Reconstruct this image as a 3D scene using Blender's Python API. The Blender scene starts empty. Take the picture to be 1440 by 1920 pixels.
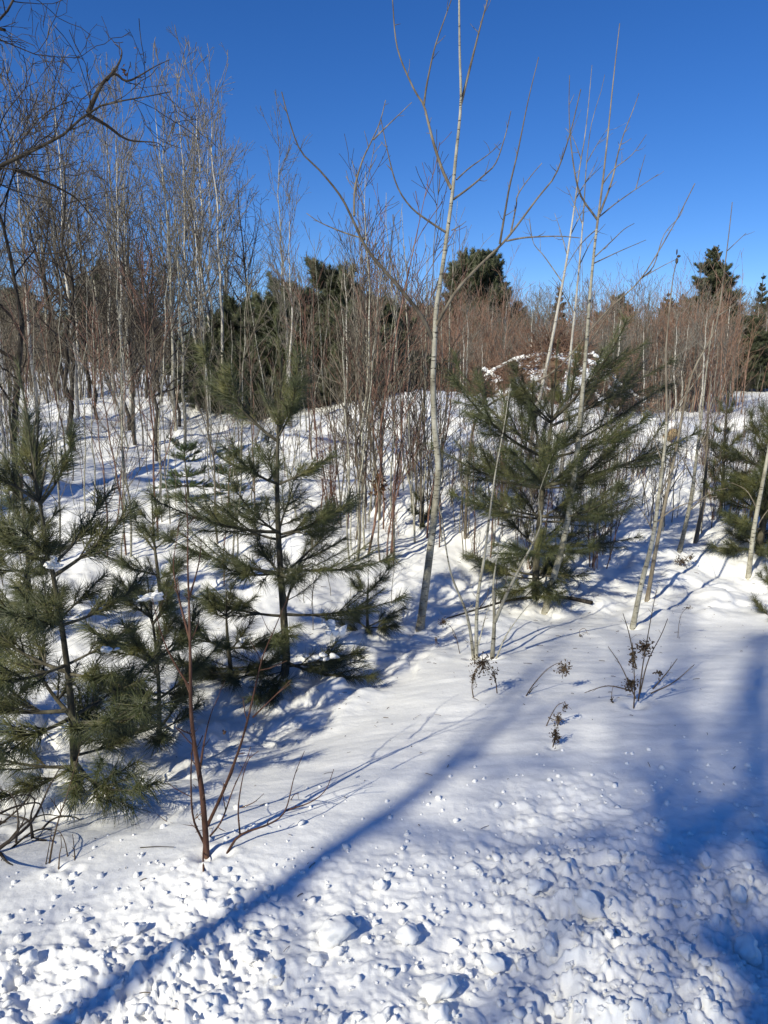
import bpy, math, random
import numpy as np
from mathutils import Matrix, Vector

random.seed(5)
rng = np.random.default_rng(11)
S = bpy.context.scene
C = S.collection
R = math.radians

# ------------------------------------------------------------------ camera, sky, sun, exposure
PITCH = R(11.0)
FPX = 1400.0
EYE = np.array([0.0, 0.0, 1.7])
cam = bpy.data.objects.new('camera', bpy.data.cameras.new('camera'))
C.objects.link(cam)
cam.location = EYE
cam.rotation_euler = (math.pi / 2 - PITCH, 0, 0)
cam.data.sensor_fit = 'VERTICAL'
cam.data.sensor_height = 36.0
cam.data.lens = FPX / 1920 * 36.0
cam.data.clip_start = 0.05
cam.data.clip_end = 2500
S.camera = cam

SUN_AZ = R(38)      # heading the light travels towards, clockwise from +Y
SUN_EL = R(35)
SKY_STRENGTH = 0.119
world = bpy.data.worlds.new('World')
S.world = world
world.use_nodes = True
wn = world.node_tree
wn.nodes.clear()
sky = wn.nodes.new('ShaderNodeTexSky')
sky.sky_type = 'NISHITA'
sky.sun_disc = False
sky.sun_elevation = SUN_EL
sky.sun_rotation = SUN_AZ + math.pi
sky.altitude = 1500
sky.air_density = 1.0
sky.dust_density = 0.0
sky.ozone_density = 6.0
hs = wn.nodes.new('ShaderNodeHueSaturation')
hs.inputs['Hue'].default_value = 0.511
hs.inputs['Saturation'].default_value = 1.21
hs.inputs['Value'].default_value = 1.0
bg = wn.nodes.new('ShaderNodeBackground')
bg.inputs['Strength'].default_value = SKY_STRENGTH
wo = wn.nodes.new('ShaderNodeOutputWorld')
wn.links.new(sky.outputs[0], hs.inputs['Color'])
wn.links.new(hs.outputs[0], bg.inputs['Color'])
wn.links.new(bg.outputs[0], wo.inputs['Surface'])

sun = bpy.data.objects.new('sun', bpy.data.lights.new('sun', 'SUN'))
C.objects.link(sun)
sun.data.energy = 5.0
sun.data.angle = R(0.53)
sun.data.color = (1.0, 0.95, 0.78)
LIGHT = np.array([math.sin(SUN_AZ) * math.cos(SUN_EL), math.cos(SUN_AZ) * math.cos(SUN_EL), -math.sin(SUN_EL)])
sun.rotation_euler = Vector(LIGHT).to_track_quat('-Z', 'Y').to_euler()
sun.location = (-10, -12, 14)
S.view_settings.view_transform = 'Standard'
S.view_settings.look = 'None'
S.view_settings.exposure = 0.08
S.view_settings.gamma = 1.0
S.view_settings.use_curve_mapping = False
S.render.engine = 'CYCLES'
S.cycles.max_bounces = 8
S.cycles.diffuse_bounces = 4

# ------------------------------------------------------------------ numeric helpers
def ss(a, b, x):
    t = np.clip((x - a) / (b - a), 0, 1)
    return t * t * (3 - 2 * t)

def hash01(ix, iy, k=0):
    ix = ix.astype(np.int64); iy = iy.astype(np.int64)
    h = (ix * 374761393 + iy * 668265263 + k * 974634777) & 0xFFFFFFFF
    h = ((h ^ (h >> 13)) * 1274126177) & 0xFFFFFFFF
    h = ((h ^ (h >> 16)) * 2246822519) & 0xFFFFFFFF
    return ((h ^ (h >> 15)) & 0xFFFFFF) / float(0x1000000)

def vnoise(x, y, k=0):
    ix = np.floor(x); iy = np.floor(y)
    fx = x - ix; fy = y - iy
    fx = fx * fx * fx * (fx * (fx * 6 - 15) + 10); fy = fy * fy * fy * (fy * (fy * 6 - 15) + 10)
    a = hash01(ix, iy, k); b = hash01(ix + 1, iy, k); c = hash01(ix, iy + 1, k); d = hash01(ix + 1, iy + 1, k)
    return (a + (b - a) * fx) * (1 - fy) + (c + (d - c) * fx) * fy - 0.5

def fbm(x, y, o=4, k=0):
    s = np.zeros_like(x); amp = 1.0
    for i in range(o):
        s += amp * vnoise(x, y, k + i * 7)
        x, y = 1.97 * (0.8 * x - 0.6 * y) + 3.1, 1.97 * (0.6 * x + 0.8 * y) + 1.7
        amp *= 0.5
    return s

def bumps(x, y, cell, rad, density, k):
    """Rounded lumps, one per lattice cell: height of the highest dome over each point."""
    gx = x / cell; gy = y / cell
    ix = np.floor(gx); iy = np.floor(gy)
    out = np.zeros_like(x)
    for dx in (-1, 0, 1):
        for dy in (-1, 0, 1):
            cx = ix + dx; cy = iy + dy
            on = hash01(cx, cy, k) < density
            px = cx + 0.15 + 0.7 * hash01(cx, cy, k + 1); py = cy + 0.15 + 0.7 * hash01(cx, cy, k + 2)
            r = rad * (0.35 + 0.65 * hash01(cx, cy, k + 3) ** 2)
            a = hash01(cx, cy, k + 4) * 3.14
            ex = (gx - px) * cell; ey = (gy - py) * cell
            ca, sa = np.cos(a), np.sin(a)
            q = 0.65 + 0.6 * hash01(cx, cy, k + 5)
            u1 = np.abs(ex * ca + ey * sa) * q / r; v1 = np.abs(-ex * sa + ey * ca) / q / r
            d2 = (u1 ** 2.7 + v1 ** 2.7) ** (1 / 1.35)
            tilt = 1 + 0.55 * (ex * np.cos(a * 2.3) + ey * np.sin(a * 2.3)) / r
            h = np.maximum(0, 1 - d2) ** .42 * r * (0.5 + 0.5 * hash01(cx, cy, k + 6)) * np.maximum(tilt, .1)
            out = np.maximum(out, np.where(on, h, 0))
    return out

# ------------------------------------------------------------------ the lie of the land
def bank_edge(x):
    return 2.62 + 0.22 * x + 0.10 * vnoise(x * 1.3, x * 0 + 4.2, 3)

def ditch_line(x):
    return np.interp(x, [-9, -4, -1.4, -0.24, 0.28, 1.4, 3.4, 8], [2.9, 3.1, 3.6, 4.8, 5.8, 6.8, 6.9, 7.4])

PROF_X = np.array([-8, -3, -1, 0.5, 2.5, 5, 9.0])
PROF = [
    ([4, 6, 8, 10, 14, 18, 24, 40, 80], [-.35, -.2, 0, .2, .45, .75, 1.0, 1.4, 2.4]),
    ([4, 6, 8, 10, 14, 18, 24, 40, 80], [-.38, -.25, 0, .2, .5, .78, 1.0, 1.4, 2.4]),
    ([5, 6, 8, 10, 13, 16, 20, 40, 80], [-.40, -.3, -.02, .25, .80, .9, .95, 1.2, 2.2]),
    ([6, 6.5, 8, 10, 12, 13.5, 15.5, 20, 40, 80], [-.42, -.4, -.1, .45, 1.0, 1.3, 1.1, .9, 1.0, 2.0]),
    ([6, 7, 8, 10, 12, 14, 16, 20, 40, 80], [-.42, -.4, -.15, .4, .9, 1.15, 1.1, .7, .6, 1.6]),
    ([6, 7, 8.5, 10, 12, 13, 15, 20, 45, 80], [-.42, -.38, -.1, .25, .75, .72, .4, .2, .2, 1.5]),
    ([6, 7, 8.5, 10, 12, 13, 15, 20, 45, 80], [-.42, -.38, -.15, .1, .45, .5, .35, .2, .2, 1.5]),
]
GX0, GY0, GD = -14.0, -2.0, 0.1
_gx = np.arange(GX0, 18, GD); _gy = np.arange(GY0, 90, GD)
_X, _Y = np.meshgrid(_gx, _gy)
_pv = np.stack([np.interp(_gy, p[0], p[1]) for p in PROF], 1)
_rise = np.empty_like(_X)
for _j in range(len(_gy)):
    _rise[_j] = np.interp(_gx, PROF_X, _pv[_j])
_e = bank_edge(_X); _d = ditch_line(_X)
_drop = -0.42 * ss(_e - 0.1, _d, _Y)
_Z = _drop + (_rise + 0.42) * ss(_d - 0.3, _d + 1.2, _Y)
def _blur(a, n):
    k = np.ones(n) / n
    for ax in (0, 1):
        pad = [(0, 0), (0, 0)]; pad[ax] = (n // 2, n // 2)
        a = np.apply_along_axis(lambda v: np.convolve(v, k, 'valid'), ax, np.pad(a, pad, mode='edge'))
    return a
_Z = _blur(_blur(_Z, 5), 7)

def base_z(x, y):
    fx = np.clip((x - GX0) / GD, 0, len(_gx) - 1.001); fy = np.clip((y - GY0) / GD, 0, len(_gy) - 1.001)
    i = fx.astype(int); j = fy.astype(int); fx = fx - i; fy = fy - j
    return ((_Z[j, i] * (1 - fx) + _Z[j, i + 1] * fx) * (1 - fy) + (_Z[j + 1, i] * (1 - fx) + _Z[j + 1, i + 1] * fx) * fy)

WELLS = []
def H(x, y):
    x = np.asarray(x, float); y = np.asarray(y, float)
    z = base_z(x, y)
    e = bank_edge(x); d = ditch_line(x)
    rough = ss(0.35, -0.25, y - e + 0.5 * fbm(x * 1.2, y * 1.2, 3, 40)) * ss(-6, -3, y)
    patch = 0.38 + 0.70 * ss(-0.25, 0.3, fbm(x * 1.7 + 9, y * 1.7, 3, 60))
    # broad drifts
    z = z + 0.05 * fbm(x * 0.6, y * 0.6, 3, 5) * ss(-1, 1.5, np.abs(y)) + 0.014 * fbm(x * 2.3, y * 2.3, 4, 15)
    # ploughed crumbs of the bank
    wx = x + 0.05 * fbm(x * 9, y * 9, 3, 71); wy = y + 0.05 * fbm(x * 9 + 4, y * 9, 3, 72)
    c = bumps(wx, wy, 0.30, 0.10, 0.25, 100) * 0.3
    c = np.maximum(c, bumps(wx + .13, wy + .07, 0.15, 0.052, 0.35, 200) * 0.55)
    c = np.maximum(c, bumps(wx + .03, wy + .11, 0.075, 0.031, 0.5, 300) * 0.9)
    c = np.maximum(c, bumps(wx + .05, wy + .03, 0.05, 0.023, 0.6, 350) * 1.1) + 1.0 * bumps(wx + .01, wy + .02, 0.032, 0.0145, 0.7, 400)
    flake = 0.036 * (0.5 - np.abs(fbm(x * 11, y * 16, 3, 73))) + 0.034 * (0.5 - np.abs(fbm(x * 24, y * 38, 4, 74)))
    z = z + rough * patch * (0.30 + 0.70 * ss(0.0, -0.75, y - e)) * (c + flake + 0.05 * fbm(x * 7, y * 7, 4, 70) + 0.03 * fbm(x * 3, y * 3, 2, 75))
    z = z + (1 - rough) * ss(0, 2, y) * 0.006 * fbm(x * 5, y * 14, 3, 76)
    # broken crust and drifts along the hollow and on the far slope
    hol = ss(-1.3, -0.4, y - d) * ss(3.0, 0.3, y - d)
    lump = bumps(x * 0.9 + 5, y * 0.7 + 2, 0.42, 0.22, 0.5, 500) * 0.35 + bumps(x, y * 0.8, 0.2, 0.10, 0.45, 600) * 0.4
    z = z + hol * (lump + 0.10 * fbm(x * 2.6, y * 2.6, 4, 80))
    left = ss(-0.6, -1.4, x) * ss(2.4, 2.9, y) * ss(5, 3.6, y)
    z = z + left * (bumps(x + 2, y + 1, 0.35, 0.19, 0.6, 700) * 0.75 + bumps(x, y, 0.13, 0.06, 0.5, 720) * .8 + 0.06 * fbm(x * 4, y * 4, 4, 85))
    far = ss(0.5, 3, y - d)
    z = z + far * (0.22 * fbm(x * 0.8, y * 0.8, 4, 90) + bumps(x, y, 0.9, 0.40, 0.3, 800) * 0.12 + bumps(x + .3, y, 0.35, 0.15, 0.4, 850) * 0.25 + 0.09 * fbm(x * 3.1, y * 3.1, 4, 95)) * ss(60, 20, y)
    for wx_, wy_, wr in WELLS:
        d2 = np.hypot(x - wx_, y - wy_) / wr
        z = z - 0.75 * wr * np.exp(-d2 ** 2) + 0.16 * wr * np.exp(-((d2 - 2.1) / .8) ** 2)
    hill = ss(40, 200, np.hypot(x, y))
    return z + hill * 1.5

CP, SP = math.cos(PITCH), math.sin(PITCH)
def ray(u, v):
    xc = (u - 720) / FPX; yc = (960 - v) / FPX
    return np.array([xc, CP + yc * SP, -SP + yc * CP])

def at(u, v, Y):
    d = ray(u, v)
    return EYE + d * (Y / d[1])

def ground(u, v, y1=80):
    d = ray(u, v)
    ts = np.linspace(1.2, y1, 1500)
    P = EYE[None] + ts[:, None] * d[None]
    below = P[:, 2] < base_z(P[:, 0], P[:, 1]) + .08
    i = int(np.argmax(below)) if below.any() else len(ts) - 1
    w = 0.25 + 0.06 * ts[i]
    ts = np.linspace(max(.8, ts[i] - w), ts[i] + 1.6 * w, 140)
    P = EYE[None] + ts[:, None] * d[None]
    below = P[:, 2] < H(P[:, 0], P[:, 1])
    i = int(np.argmax(below)) if below.any() else len(ts) - 1
    p = P[i].copy(); p[2] = float(H(p[0], p[1]))
    return p

# hollows that the spring sun has melted round stems and trunks
_w = [(u, v, r) for u, v, r in [(787, 1182, .06), (1022, 1148, .06), (1186, 1178, .06), (1213, 1127, .045), (1274, 1034, .05), (1304, 1018, .05), (1403, 1082, .05), (893, 1236, .05), (924, 1235, .05),
      (387, 1606, .032), (425, 1602, .022), (140, 1484, .075), (531, 1268, .085), (1006, 1122, .085), (1190, 1324, .04), (1037, 1402, .02), (987, 1306, .018), (300, 1395, .05), (92, 1622, .02), (111, 1630, .02), (141, 1633, .02)]]
_w = [(*ground(u, v)[:2], r) for u, v, r in _w]
WELLS.extend(_w)

# ------------------------------------------------------------------ mesh helpers
def build_mesh(name, V, quads=None, tris=None, mat=None, smooth=True):
    me = bpy.data.meshes.new(name)
    V = np.asarray(V, np.float32).reshape(-1, 3)
    q = np.zeros((0, 4), np.int32) if quads is None else np.asarray(quads, np.int32).reshape(-1, 4)
    t = np.zeros((0, 3), np.int32) if tris is None else np.asarray(tris, np.int32).reshape(-1, 3)
    assert max(q.max(initial=0), t.max(initial=0)) < len(V) and np.isfinite(V).all(), name
    me.vertices.add(len(V)); me.vertices.foreach_set('co', V.ravel())
    nl = q.size + t.size
    me.loops.add(nl); me.polygons.add(len(q) + len(t))
    me.loops.foreach_set('vertex_index', np.concatenate([q.ravel(), t.ravel()]))
    ls = np.concatenate([np.arange(len(q)) * 4, q.size + np.arange(len(t)) * 3]).astype(np.int32)
    me.polygons.foreach_set('loop_start', ls)
    if smooth:
        me.polygons.foreach_set('use_smooth', np.ones(len(q) + len(t), bool))
    me.update(calc_edges=True)
    if mat is not None:
        me.materials.append(mat)
    return me

def norm(a):
    return a / np.maximum(np.linalg.norm(a, axis=-1, keepdims=True), 1e-9)

class Tubes:
    def __init__(s):
        s.g = {}
    def add(s, P, Rr, sides=5):
        P = np.asarray(P, float); Rr = np.asarray(Rr, float)
        if P.ndim == 2:
            P = P[None]; Rr = Rr[None]
        if len(P):
            s.g.setdefault((P.shape[1], sides), []).append((P, Rr))
        return s
    def arrays(s, origin=(0, 0, 0)):
        Vs, Qs, Ts, o = [], [], [], 0
        for (n, k), lst in s.g.items():
            P = np.concatenate([a for a, b in lst]); Rr = np.concatenate([b for a, b in lst])
            M = len(P)
            T = norm(np.gradient(P, axis=1))
            main = norm(P[:, -1] - P[:, 0])
            ref = np.where(np.abs(main[:, 2:3]) > 0.8, np.array([[1.0, 0.13, 0]]), np.array([[0.1, 0.05, 1.0]]))
            ref = np.repeat(ref[:, None], n, 1)
            A = norm(ref - T * np.sum(T * ref, -1, keepdims=True)); B = np.cross(T, A)
            th = np.arange(k) * 2 * np.pi / k
            V = P[:, :, None] + Rr[:, :, None, None] * (np.cos(th)[None, None, :, None] * A[:, :, None] + np.sin(th)[None, None, :, None] * B[:, :, None])
            base = o + (np.arange(M) * n * k)[:, None, None]
            i = np.arange(n - 1)[None, :, None] * k; j = np.arange(k)[None, None, :]; j2 = (j + 1) % k
            q = np.stack(np.broadcast_arrays(base + i + j, base + i + j2, base + i + k + j2, base + i + k + j), -1)
            Qs.append(q.reshape(-1, 4)); Vs.append(V.reshape(-1, 3)); o += M * n * k
        return np.concatenate(Vs) - np.asarray(origin), np.concatenate(Qs)
    def mesh(s, name, mat, origin=(0, 0, 0)):
        V, Q = s.arrays(origin)
        return build_mesh(name, V, Q, None, mat)

def smooth_path(pts, n):
    """Catmull-Rom through pts, resampled to n points evenly along its length."""
    P = np.asarray(pts, float)
    if len(P) > 2:
        E = np.vstack([2 * P[0] - P[1], P, 2 * P[-1] - P[-2]])
        out = []
        for i in range(len(P) - 1):
            a, b, c, d = E[i], E[i + 1], E[i + 2], E[i + 3]
            for t in np.linspace(0, 1, 8, endpoint=False):
                out.append(0.5 * (2 * b + (c - a) * t + (2 * a - 5 * b + 4 * c - d) * t * t + (3 * b - a - 3 * c + d) * t ** 3))
        out.append(P[-1]); P = np.array(out)
    s = np.concatenate([[0], np.cumsum(np.linalg.norm(np.diff(P, axis=0), axis=1))])
    q = np.linspace(0, s[-1], n)
    return np.stack([np.interp(q, s, P[:, i]) for i in range(3)], 1)

def plen(P):
    return np.linalg.norm(np.diff(P, axis=-2), axis=-1).sum(-1)

def grow(P, Rr, g, dens, tr=(0.2, 1), ang=(35, 60), lenf=0.5, lmax=9, lmin=0.02, n=5, up=0.15, wander=0.12, rf=0.6, thin=0.012, tipshort=0.6):
    """Side shoots on every polyline of P: vectorised over all parents."""
    L = plen(P); M, m = P.shape[:2]
    cnt = np.maximum(0, np.floor(dens * L * (tr[1] - tr[0]) + g.random(M))).astype(int)
    idx = np.repeat(np.arange(M), cnt)
    K = len(idx)
    if K == 0:
        return np.zeros((0, n, 3)), np.zeros((0, n))
    t = tr[0] + (tr[1] - tr[0]) * g.random(K)
    f = t * (m - 1); i = np.minimum(f.astype(int), m - 2); f = (f - i)[:, None]
    p = P[idx, i] * (1 - f) + P[idx, i + 1] * f
    rp = (Rr[idx, i] * (1 - f[:, 0]) + Rr[idx, i + 1] * f[:, 0])
    T = norm(P[idx, i + 1] - P[idx, i])
    rnd = g.normal(size=(K, 3)); perp = norm(rnd - T * np.sum(rnd * T, -1, keepdims=True))
    a = np.radians(g.uniform(ang[0], ang[1], K))[:, None]
    d = norm(np.cos(a) * T + np.sin(a) * perp)
    ln = np.clip(lenf * L[idx] * (1 - tipshort * t) * g.uniform(0.5, 1.35, K), lmin, lmax)
    out = np.empty((K, n, 3)); out[:, 0] = p
    upv = np.array([0, 0, up])
    for k in range(1, n):
        d = norm(d + upv + wander * g.normal(size=(K, 3)))
        out[:, k] = out[:, k - 1] + d * (ln / (n - 1))[:, None]
    r0 = np.minimum(rp * rf, thin * ln + 0.0012)
    return out, r0[:, None] * np.linspace(1, 0.3, n)[None]

def tag(o, label=None, cat=None, group=None, kind=None):
    if label: o['label'] = label
    if cat: o['category'] = cat
    if group: o['group'] = group
    if kind: o['kind'] = kind
    return o

def put(name, me, parent=None, loc=None):
    o = bpy.data.objects.new(name, me)
    C.objects.link(o)
    if parent is not None: o.parent = parent
    if loc is not None: o.location = loc
    return o

def thing(name, label, cat, loc, group=None):
    return tag(put(name, None, None, loc), label, cat, group)

# ------------------------------------------------------------------ materials
def new_mat(name, rough=0.8, spec=0.2):
    m = bpy.data.materials.new(name); m.use_nodes = True
    nt = m.node_tree; b = nt.nodes['Principled BSDF']
    b.inputs['Roughness'].default_value = rough
    b.inputs['Specular IOR Level'].default_value = spec
    return m, nt, b

def ramp(nt, stops, src):
    r = nt.nodes.new('ShaderNodeValToRGB')
    while len(r.color_ramp.elements) < len(stops): r.color_ramp.elements.new(0.5)
    for e, (p, c) in zip(r.color_ramp.elements, stops):
        e.position = p; e.color = (*c, 1)
    nt.links.new(src, r.inputs[0]); return r

def tex(nt, kind, scale, stretch=(1, 1, 1), **kw):
    tc = nt.nodes.new('ShaderNodeTexCoord'); mp = nt.nodes.new('ShaderNodeMapping')
    mp.inputs['Scale'].default_value = stretch
    nt.links.new(tc.outputs['Object'], mp.inputs[0])
    n = nt.nodes.new(kind); n.inputs['Scale'].default_value = scale
    for k, v in kw.items():
        n.inputs[k].default_value = v
    nt.links.new(mp.outputs[0], n.inputs['Vector']); return n

def bark(name, dark, mid, light, scale=14, stretch=(1, 1, 0.35), rough=0.85, bump=0.3, rings=None):
    m, nt, b = new_mat(name, rough)
    n = tex(nt, 'ShaderNodeTexNoise', scale, stretch, Detail=5.0, Roughness=0.65)
    oi = nt.nodes.new('ShaderNodeObjectInfo')
    r = ramp(nt, [(0.32, dark), (0.5, mid), (0.68, light)], n.outputs['Fac'])
    col = r.outputs[0]
    if rings:
        n2 = tex(nt, 'ShaderNodeTexNoise', rings[0], (1, 1, rings[1]), Detail=3.0, Roughness=0.7)
        r2 = ramp(nt, [(rings[2], (0, 0, 0)), (rings[2] + 0.05, (1, 1, 1))], n2.outputs['Fac'])
        mx = nt.nodes.new('ShaderNodeMix'); mx.data_type = 'RGBA'
        nt.links.new(r2.outputs[0], mx.inputs['Factor'])
        nt.links.new(col, mx.inputs[6]); mx.inputs[7].default_value = (*rings[3], 1)
        col = mx.outputs[2]
    h = nt.nodes.new('ShaderNodeHueSaturation')
    mr = nt.nodes.new('ShaderNodeMapRange'); mr.inputs['To Min'].default_value = 0.75; mr.inputs['To Max'].default_value = 1.25
    nt.links.new(oi.outputs['Random'], mr.inputs['Value']); nt.links.new(mr.outputs[0], h.inputs['Value'])
    nt.links.new(col, h.inputs['Color']); nt.links.new(h.outputs[0], b.inputs['Base Color'])
    bp = nt.nodes.new('ShaderNodeBump'); bp.inputs['Strength'].default_value = bump; bp.inputs['Distance'].default_value = 0.004
    nt.links.new(n.outputs['Fac'], bp.inputs['Height']); nt.links.new(bp.outputs[0], b.inputs['Normal'])
    return m

M_BIRCH = bark('white_birch_bark', (.26, .23, .19), (.48, .45, .39), (.60, .57, .50), 9, (1, 1, .6), 0.7, .2, (9, 6, .60, (.07, .055, .045)))
M_POPLAR = bark('pale_poplar_bark', (.17, .155, .115), (.33, .31, .245), (.46, .44, .37), 12, (1, 1, .6), 0.75, .25, (13, 5, .57, (.06, .05, .038)))
M_GREYTWIG = bark('grey_twig_bark', (.065, .054, .04), (.155, .13, .098), (.26, .23, .18), 16)
M_ASHTWIG = bark('ashen_twig_bark', (.06, .052, .042), (.165, .148, .12), (.32, .29, .24), 12)
M_DARK = bark('dark_furrowed_bark', (.018, .015, .012), (.045, .038, .03), (.11, .098, .082), 18, (1, 1, .25), .9, .6)
M_DARKTWIG = bark('dark_twig_bark', (.022, .017, .013), (.05, .039, .03), (.10, .085, .066), 16)
M_RED = bark('red_brown_bark', (.04, .021, .014), (.082, .040, .027), (.15, .085, .058), 22)
M_REDTWIG = bark('red_shoot_bark', (.085, .045, .032), (.17, .095, .07), (.27, .17, .13), 10)
M_SCRUB = bark('scrub_bark', (.11, .06, .042), (.24, .145, .10), (.36, .25, .19), 6)
M_PINEBARK = bark('pine_bark', (.025, .022, .016), (.07, .062, .042), (.14, .125, .09), 20, (1, 1, .5), .85, .5)
M_STRAW = bark('dead_weed_stem', (.05, .033, .02), (.10, .068, .042), (.17, .125, .08), 40)
M_SEED = bark('dead_seed_head', (.03, .02, .013), (.075, .05, .03), (.15, .11, .07), 60)
M_LEAF = bark('dry_brown_leaf', (.06, .03, .014), (.13, .065, .03), (.20, .11, .055), 40)
M_EARTH = bark('brown_earth', (.05, .03, .018), (.11, .068, .042), (.19, .13, .085), 6)
def earth_snow():
    m, nt, b = new_mat('snowy_earth', 0.85)
    n = tex(nt, 'ShaderNodeTexNoise', 9, (1, 1, 1), Detail=6.0, Roughness=.7)
    r = ramp(nt, [(.3, (.035, .022, .014)), (.55, (.10, .06, .038)), (.75, (.19, .13, .085))], n.outputs['Fac'])
    n2 = tex(nt, 'ShaderNodeTexNoise', 2.6, (1, 1, 1), Detail=6.0, Roughness=.7)
    r2 = ramp(nt, [(.50, (0, 0, 0)), (.56, (1, 1, 1))], n2.outputs['Fac'])
    mx = nt.nodes.new('ShaderNodeMix'); mx.data_type = 'RGBA'
    nt.links.new(r2.outputs[0], mx.inputs['Factor']); nt.links.new(r.outputs[0], mx.inputs[6]); mx.inputs[7].default_value = (.82, .83, .86, 1)
    nt.links.new(mx.outputs[2], b.inputs['Base Color'])
    bp = nt.nodes.new('ShaderNodeBump'); bp.inputs['Strength'].default_value = .8; bp.inputs['Distance'].default_value = .03
    nt.links.new(n.outputs['Fac'], bp.inputs['Height']); nt.links.new(bp.outputs[0], b.inputs['Normal'])
    return m
M_EARTH = earth_snow()
M_CUTWOOD = bark('cut_wood', (.25, .17, .09), (.42, .31, .17), (.55, .43, .26), 25)

def needle_mat(name, dark, mid, light):
    m, nt, b = new_mat(name, 0.42, 0.45)
    n = tex(nt, 'ShaderNodeTexNoise', 7, (1, 1, 1), Detail=4.0, Roughness=.7)
    r = ramp(nt, [(.3, dark), (.5, mid), (.7, light)], n.outputs['Fac'])
    oi = nt.nodes.new('ShaderNodeObjectInfo'); h = nt.nodes.new('ShaderNodeHueSaturation')
    mr = nt.nodes.new('ShaderNodeMapRange'); mr.inputs['To Min'].default_value = 0.75; mr.inputs['To Max'].default_value = 1.25
    nt.links.new(oi.outputs['Random'], mr.inputs['Value']); nt.links.new(mr.outputs[0], h.inputs['Value'])
    nt.links.new(r.outputs[0], h.inputs['Color']); nt.links.new(h.outputs[0], b.inputs['Base Color'])
    return m
M_NEEDLE = needle_mat('pine_needles', (.022, .032, .011), (.052, .062, .019), (.135, .128, .040))
M_NEEDLE_FIR = needle_mat('fir_needles', (.035, .060, .018), (.06, .095, .028), (.10, .13, .04))
M_NEEDLE_FAR = needle_mat('far_pine_needles', (.018, .028, .012), (.042, .050, .019), (.078, .083, .033))

def snow_mat(name, coarse, fine, k=1.0, dist=0.02):
    m, nt, b = new_mat(name, 0.5, 0.35)
    n0 = tex(nt, 'ShaderNodeTexNoise', 3.0 * k, (1, 1, 1), Detail=6.0, Roughness=.6)
    r = ramp(nt, [(.3, (.84, .835, .82)), (.7, (.90, .89, .87))], n0.outputs['Fac'])
    nt.links.new(r.outputs[0], b.inputs['Base Color'])
    n1 = tex(nt, 'ShaderNodeTexNoise', 38 * k, (1, 1, 1), Detail=6.0, Roughness=.65)
    n2 = tex(nt, 'ShaderNodeTexNoise', 420 * k, (1, 1, 1), Detail=3.0, Roughness=.7)
    b1 = nt.nodes.new('ShaderNodeBump'); b1.inputs['Strength'].default_value = coarse; b1.inputs['Distance'].default_value = dist
    b2 = nt.nodes.new('ShaderNodeBump'); b2.inputs['Strength'].default_value = fine; b2.inputs['Distance'].default_value = dist * .1
    nt.links.new(n1.outputs['Fac'], b1.inputs['Height']); nt.links.new(n2.outputs['Fac'], b2.inputs['Height'])
    nt.links.new(b1.outputs[0], b2.inputs['Normal']); nt.links.new(b2.outputs[0], b.inputs['Normal'])
    return m
M_SNOW = snow_mat('snow', 0.22, 0.5)
M_LUMP = snow_mat('packed_snow', 0.3, 0.4)
M_BALL = snow_mat('snow_ball', 0.35, 0.4, .06, .006)

# ------------------------------------------------------------------ snow ground
def make_ground():
    fine = np.arange(-41, 41.01, 0.16); coarse = np.arange(45, 316, 4.0)
    th = np.radians(np.concatenate([fine, coarse]))
    r = [0.06, 0.3, 0.6, 0.9]
    while r[-1] < 13: r.append(r[-1] * 1.0042)
    while r[-1] < 1500: r.append(r[-1] * 1.03)
    r = np.array(r)
    TH, RR = np.meshgrid(th, r)
    x = RR * np.sin(TH); y = RR * np.cos(TH)
    z = H(x, y)
    n, m = x.shape
    V = np.stack([x, y, z], -1).reshape(-1, 3)
    i = np.arange(n - 1)[:, None] * m; j = np.arange(m)[None]; j2 = (j + 1) % m
    q = np.stack(np.broadcast_arrays(i + j, i + m + j, i + m + j2, i + j2), -1).reshape(-1, 4)
    V = np.vstack([V, [[0, 0, float(H(0.0, 0.0))]]])
    c = len(V) - 1
    t = np.stack([np.full(m, c), np.arange(m), (np.arange(m) + 1) % m], -1)
    me = build_mesh('snow_ground', V, q[:, ::-1], t[:, ::-1], M_SNOW)
    o = put('snow_ground', me); o['kind'] = 'structure'
    return o
make_ground()

# ------------------------------------------------------------------ lumps
def ico(sub):
    import bmesh
    bm = bmesh.new(); bmesh.ops.create_icosphere(bm, subdivisions=sub, radius=1.0)
    V = np.array([v.co[:] for v in bm.verts]); T = np.array([[v.index for v in f.verts] for f in bm.faces]); bm.free()
    return V, T
ICO1, ICO2, ICO3 = ico(1), ico(2), ico(3)

def lump_verts(base, g, amp=0.28, flat=0.92):
    V = base[0].copy()
    for _ in range(5):
        a = norm(g.normal(size=3)); w = g.uniform(1.2, 4.2)
        V *= (1 + amp * 0.4 * np.sin(w * (V @ a) + g.uniform(0, 6)))[:, None]
    for _ in range(7):     # a few broken faces
        a = norm(g.normal(size=3)); c = g.uniform(0.55, 0.9)
        d = V @ a - c
        V -= np.maximum(d, 0)[:, None] * a * 0.85
    for _ in range(9):
        a = norm(g.normal(size=3)); V *= (1 + amp * .13 * np.sin(g.uniform(6, 11) * (V @ a) + g.uniform(0, 6)))[:, None]
    return V * np.array([g.uniform(.85, 1.2), g.uniform(.8, 1.1), flat * g.uniform(.85, 1.15)])

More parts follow.
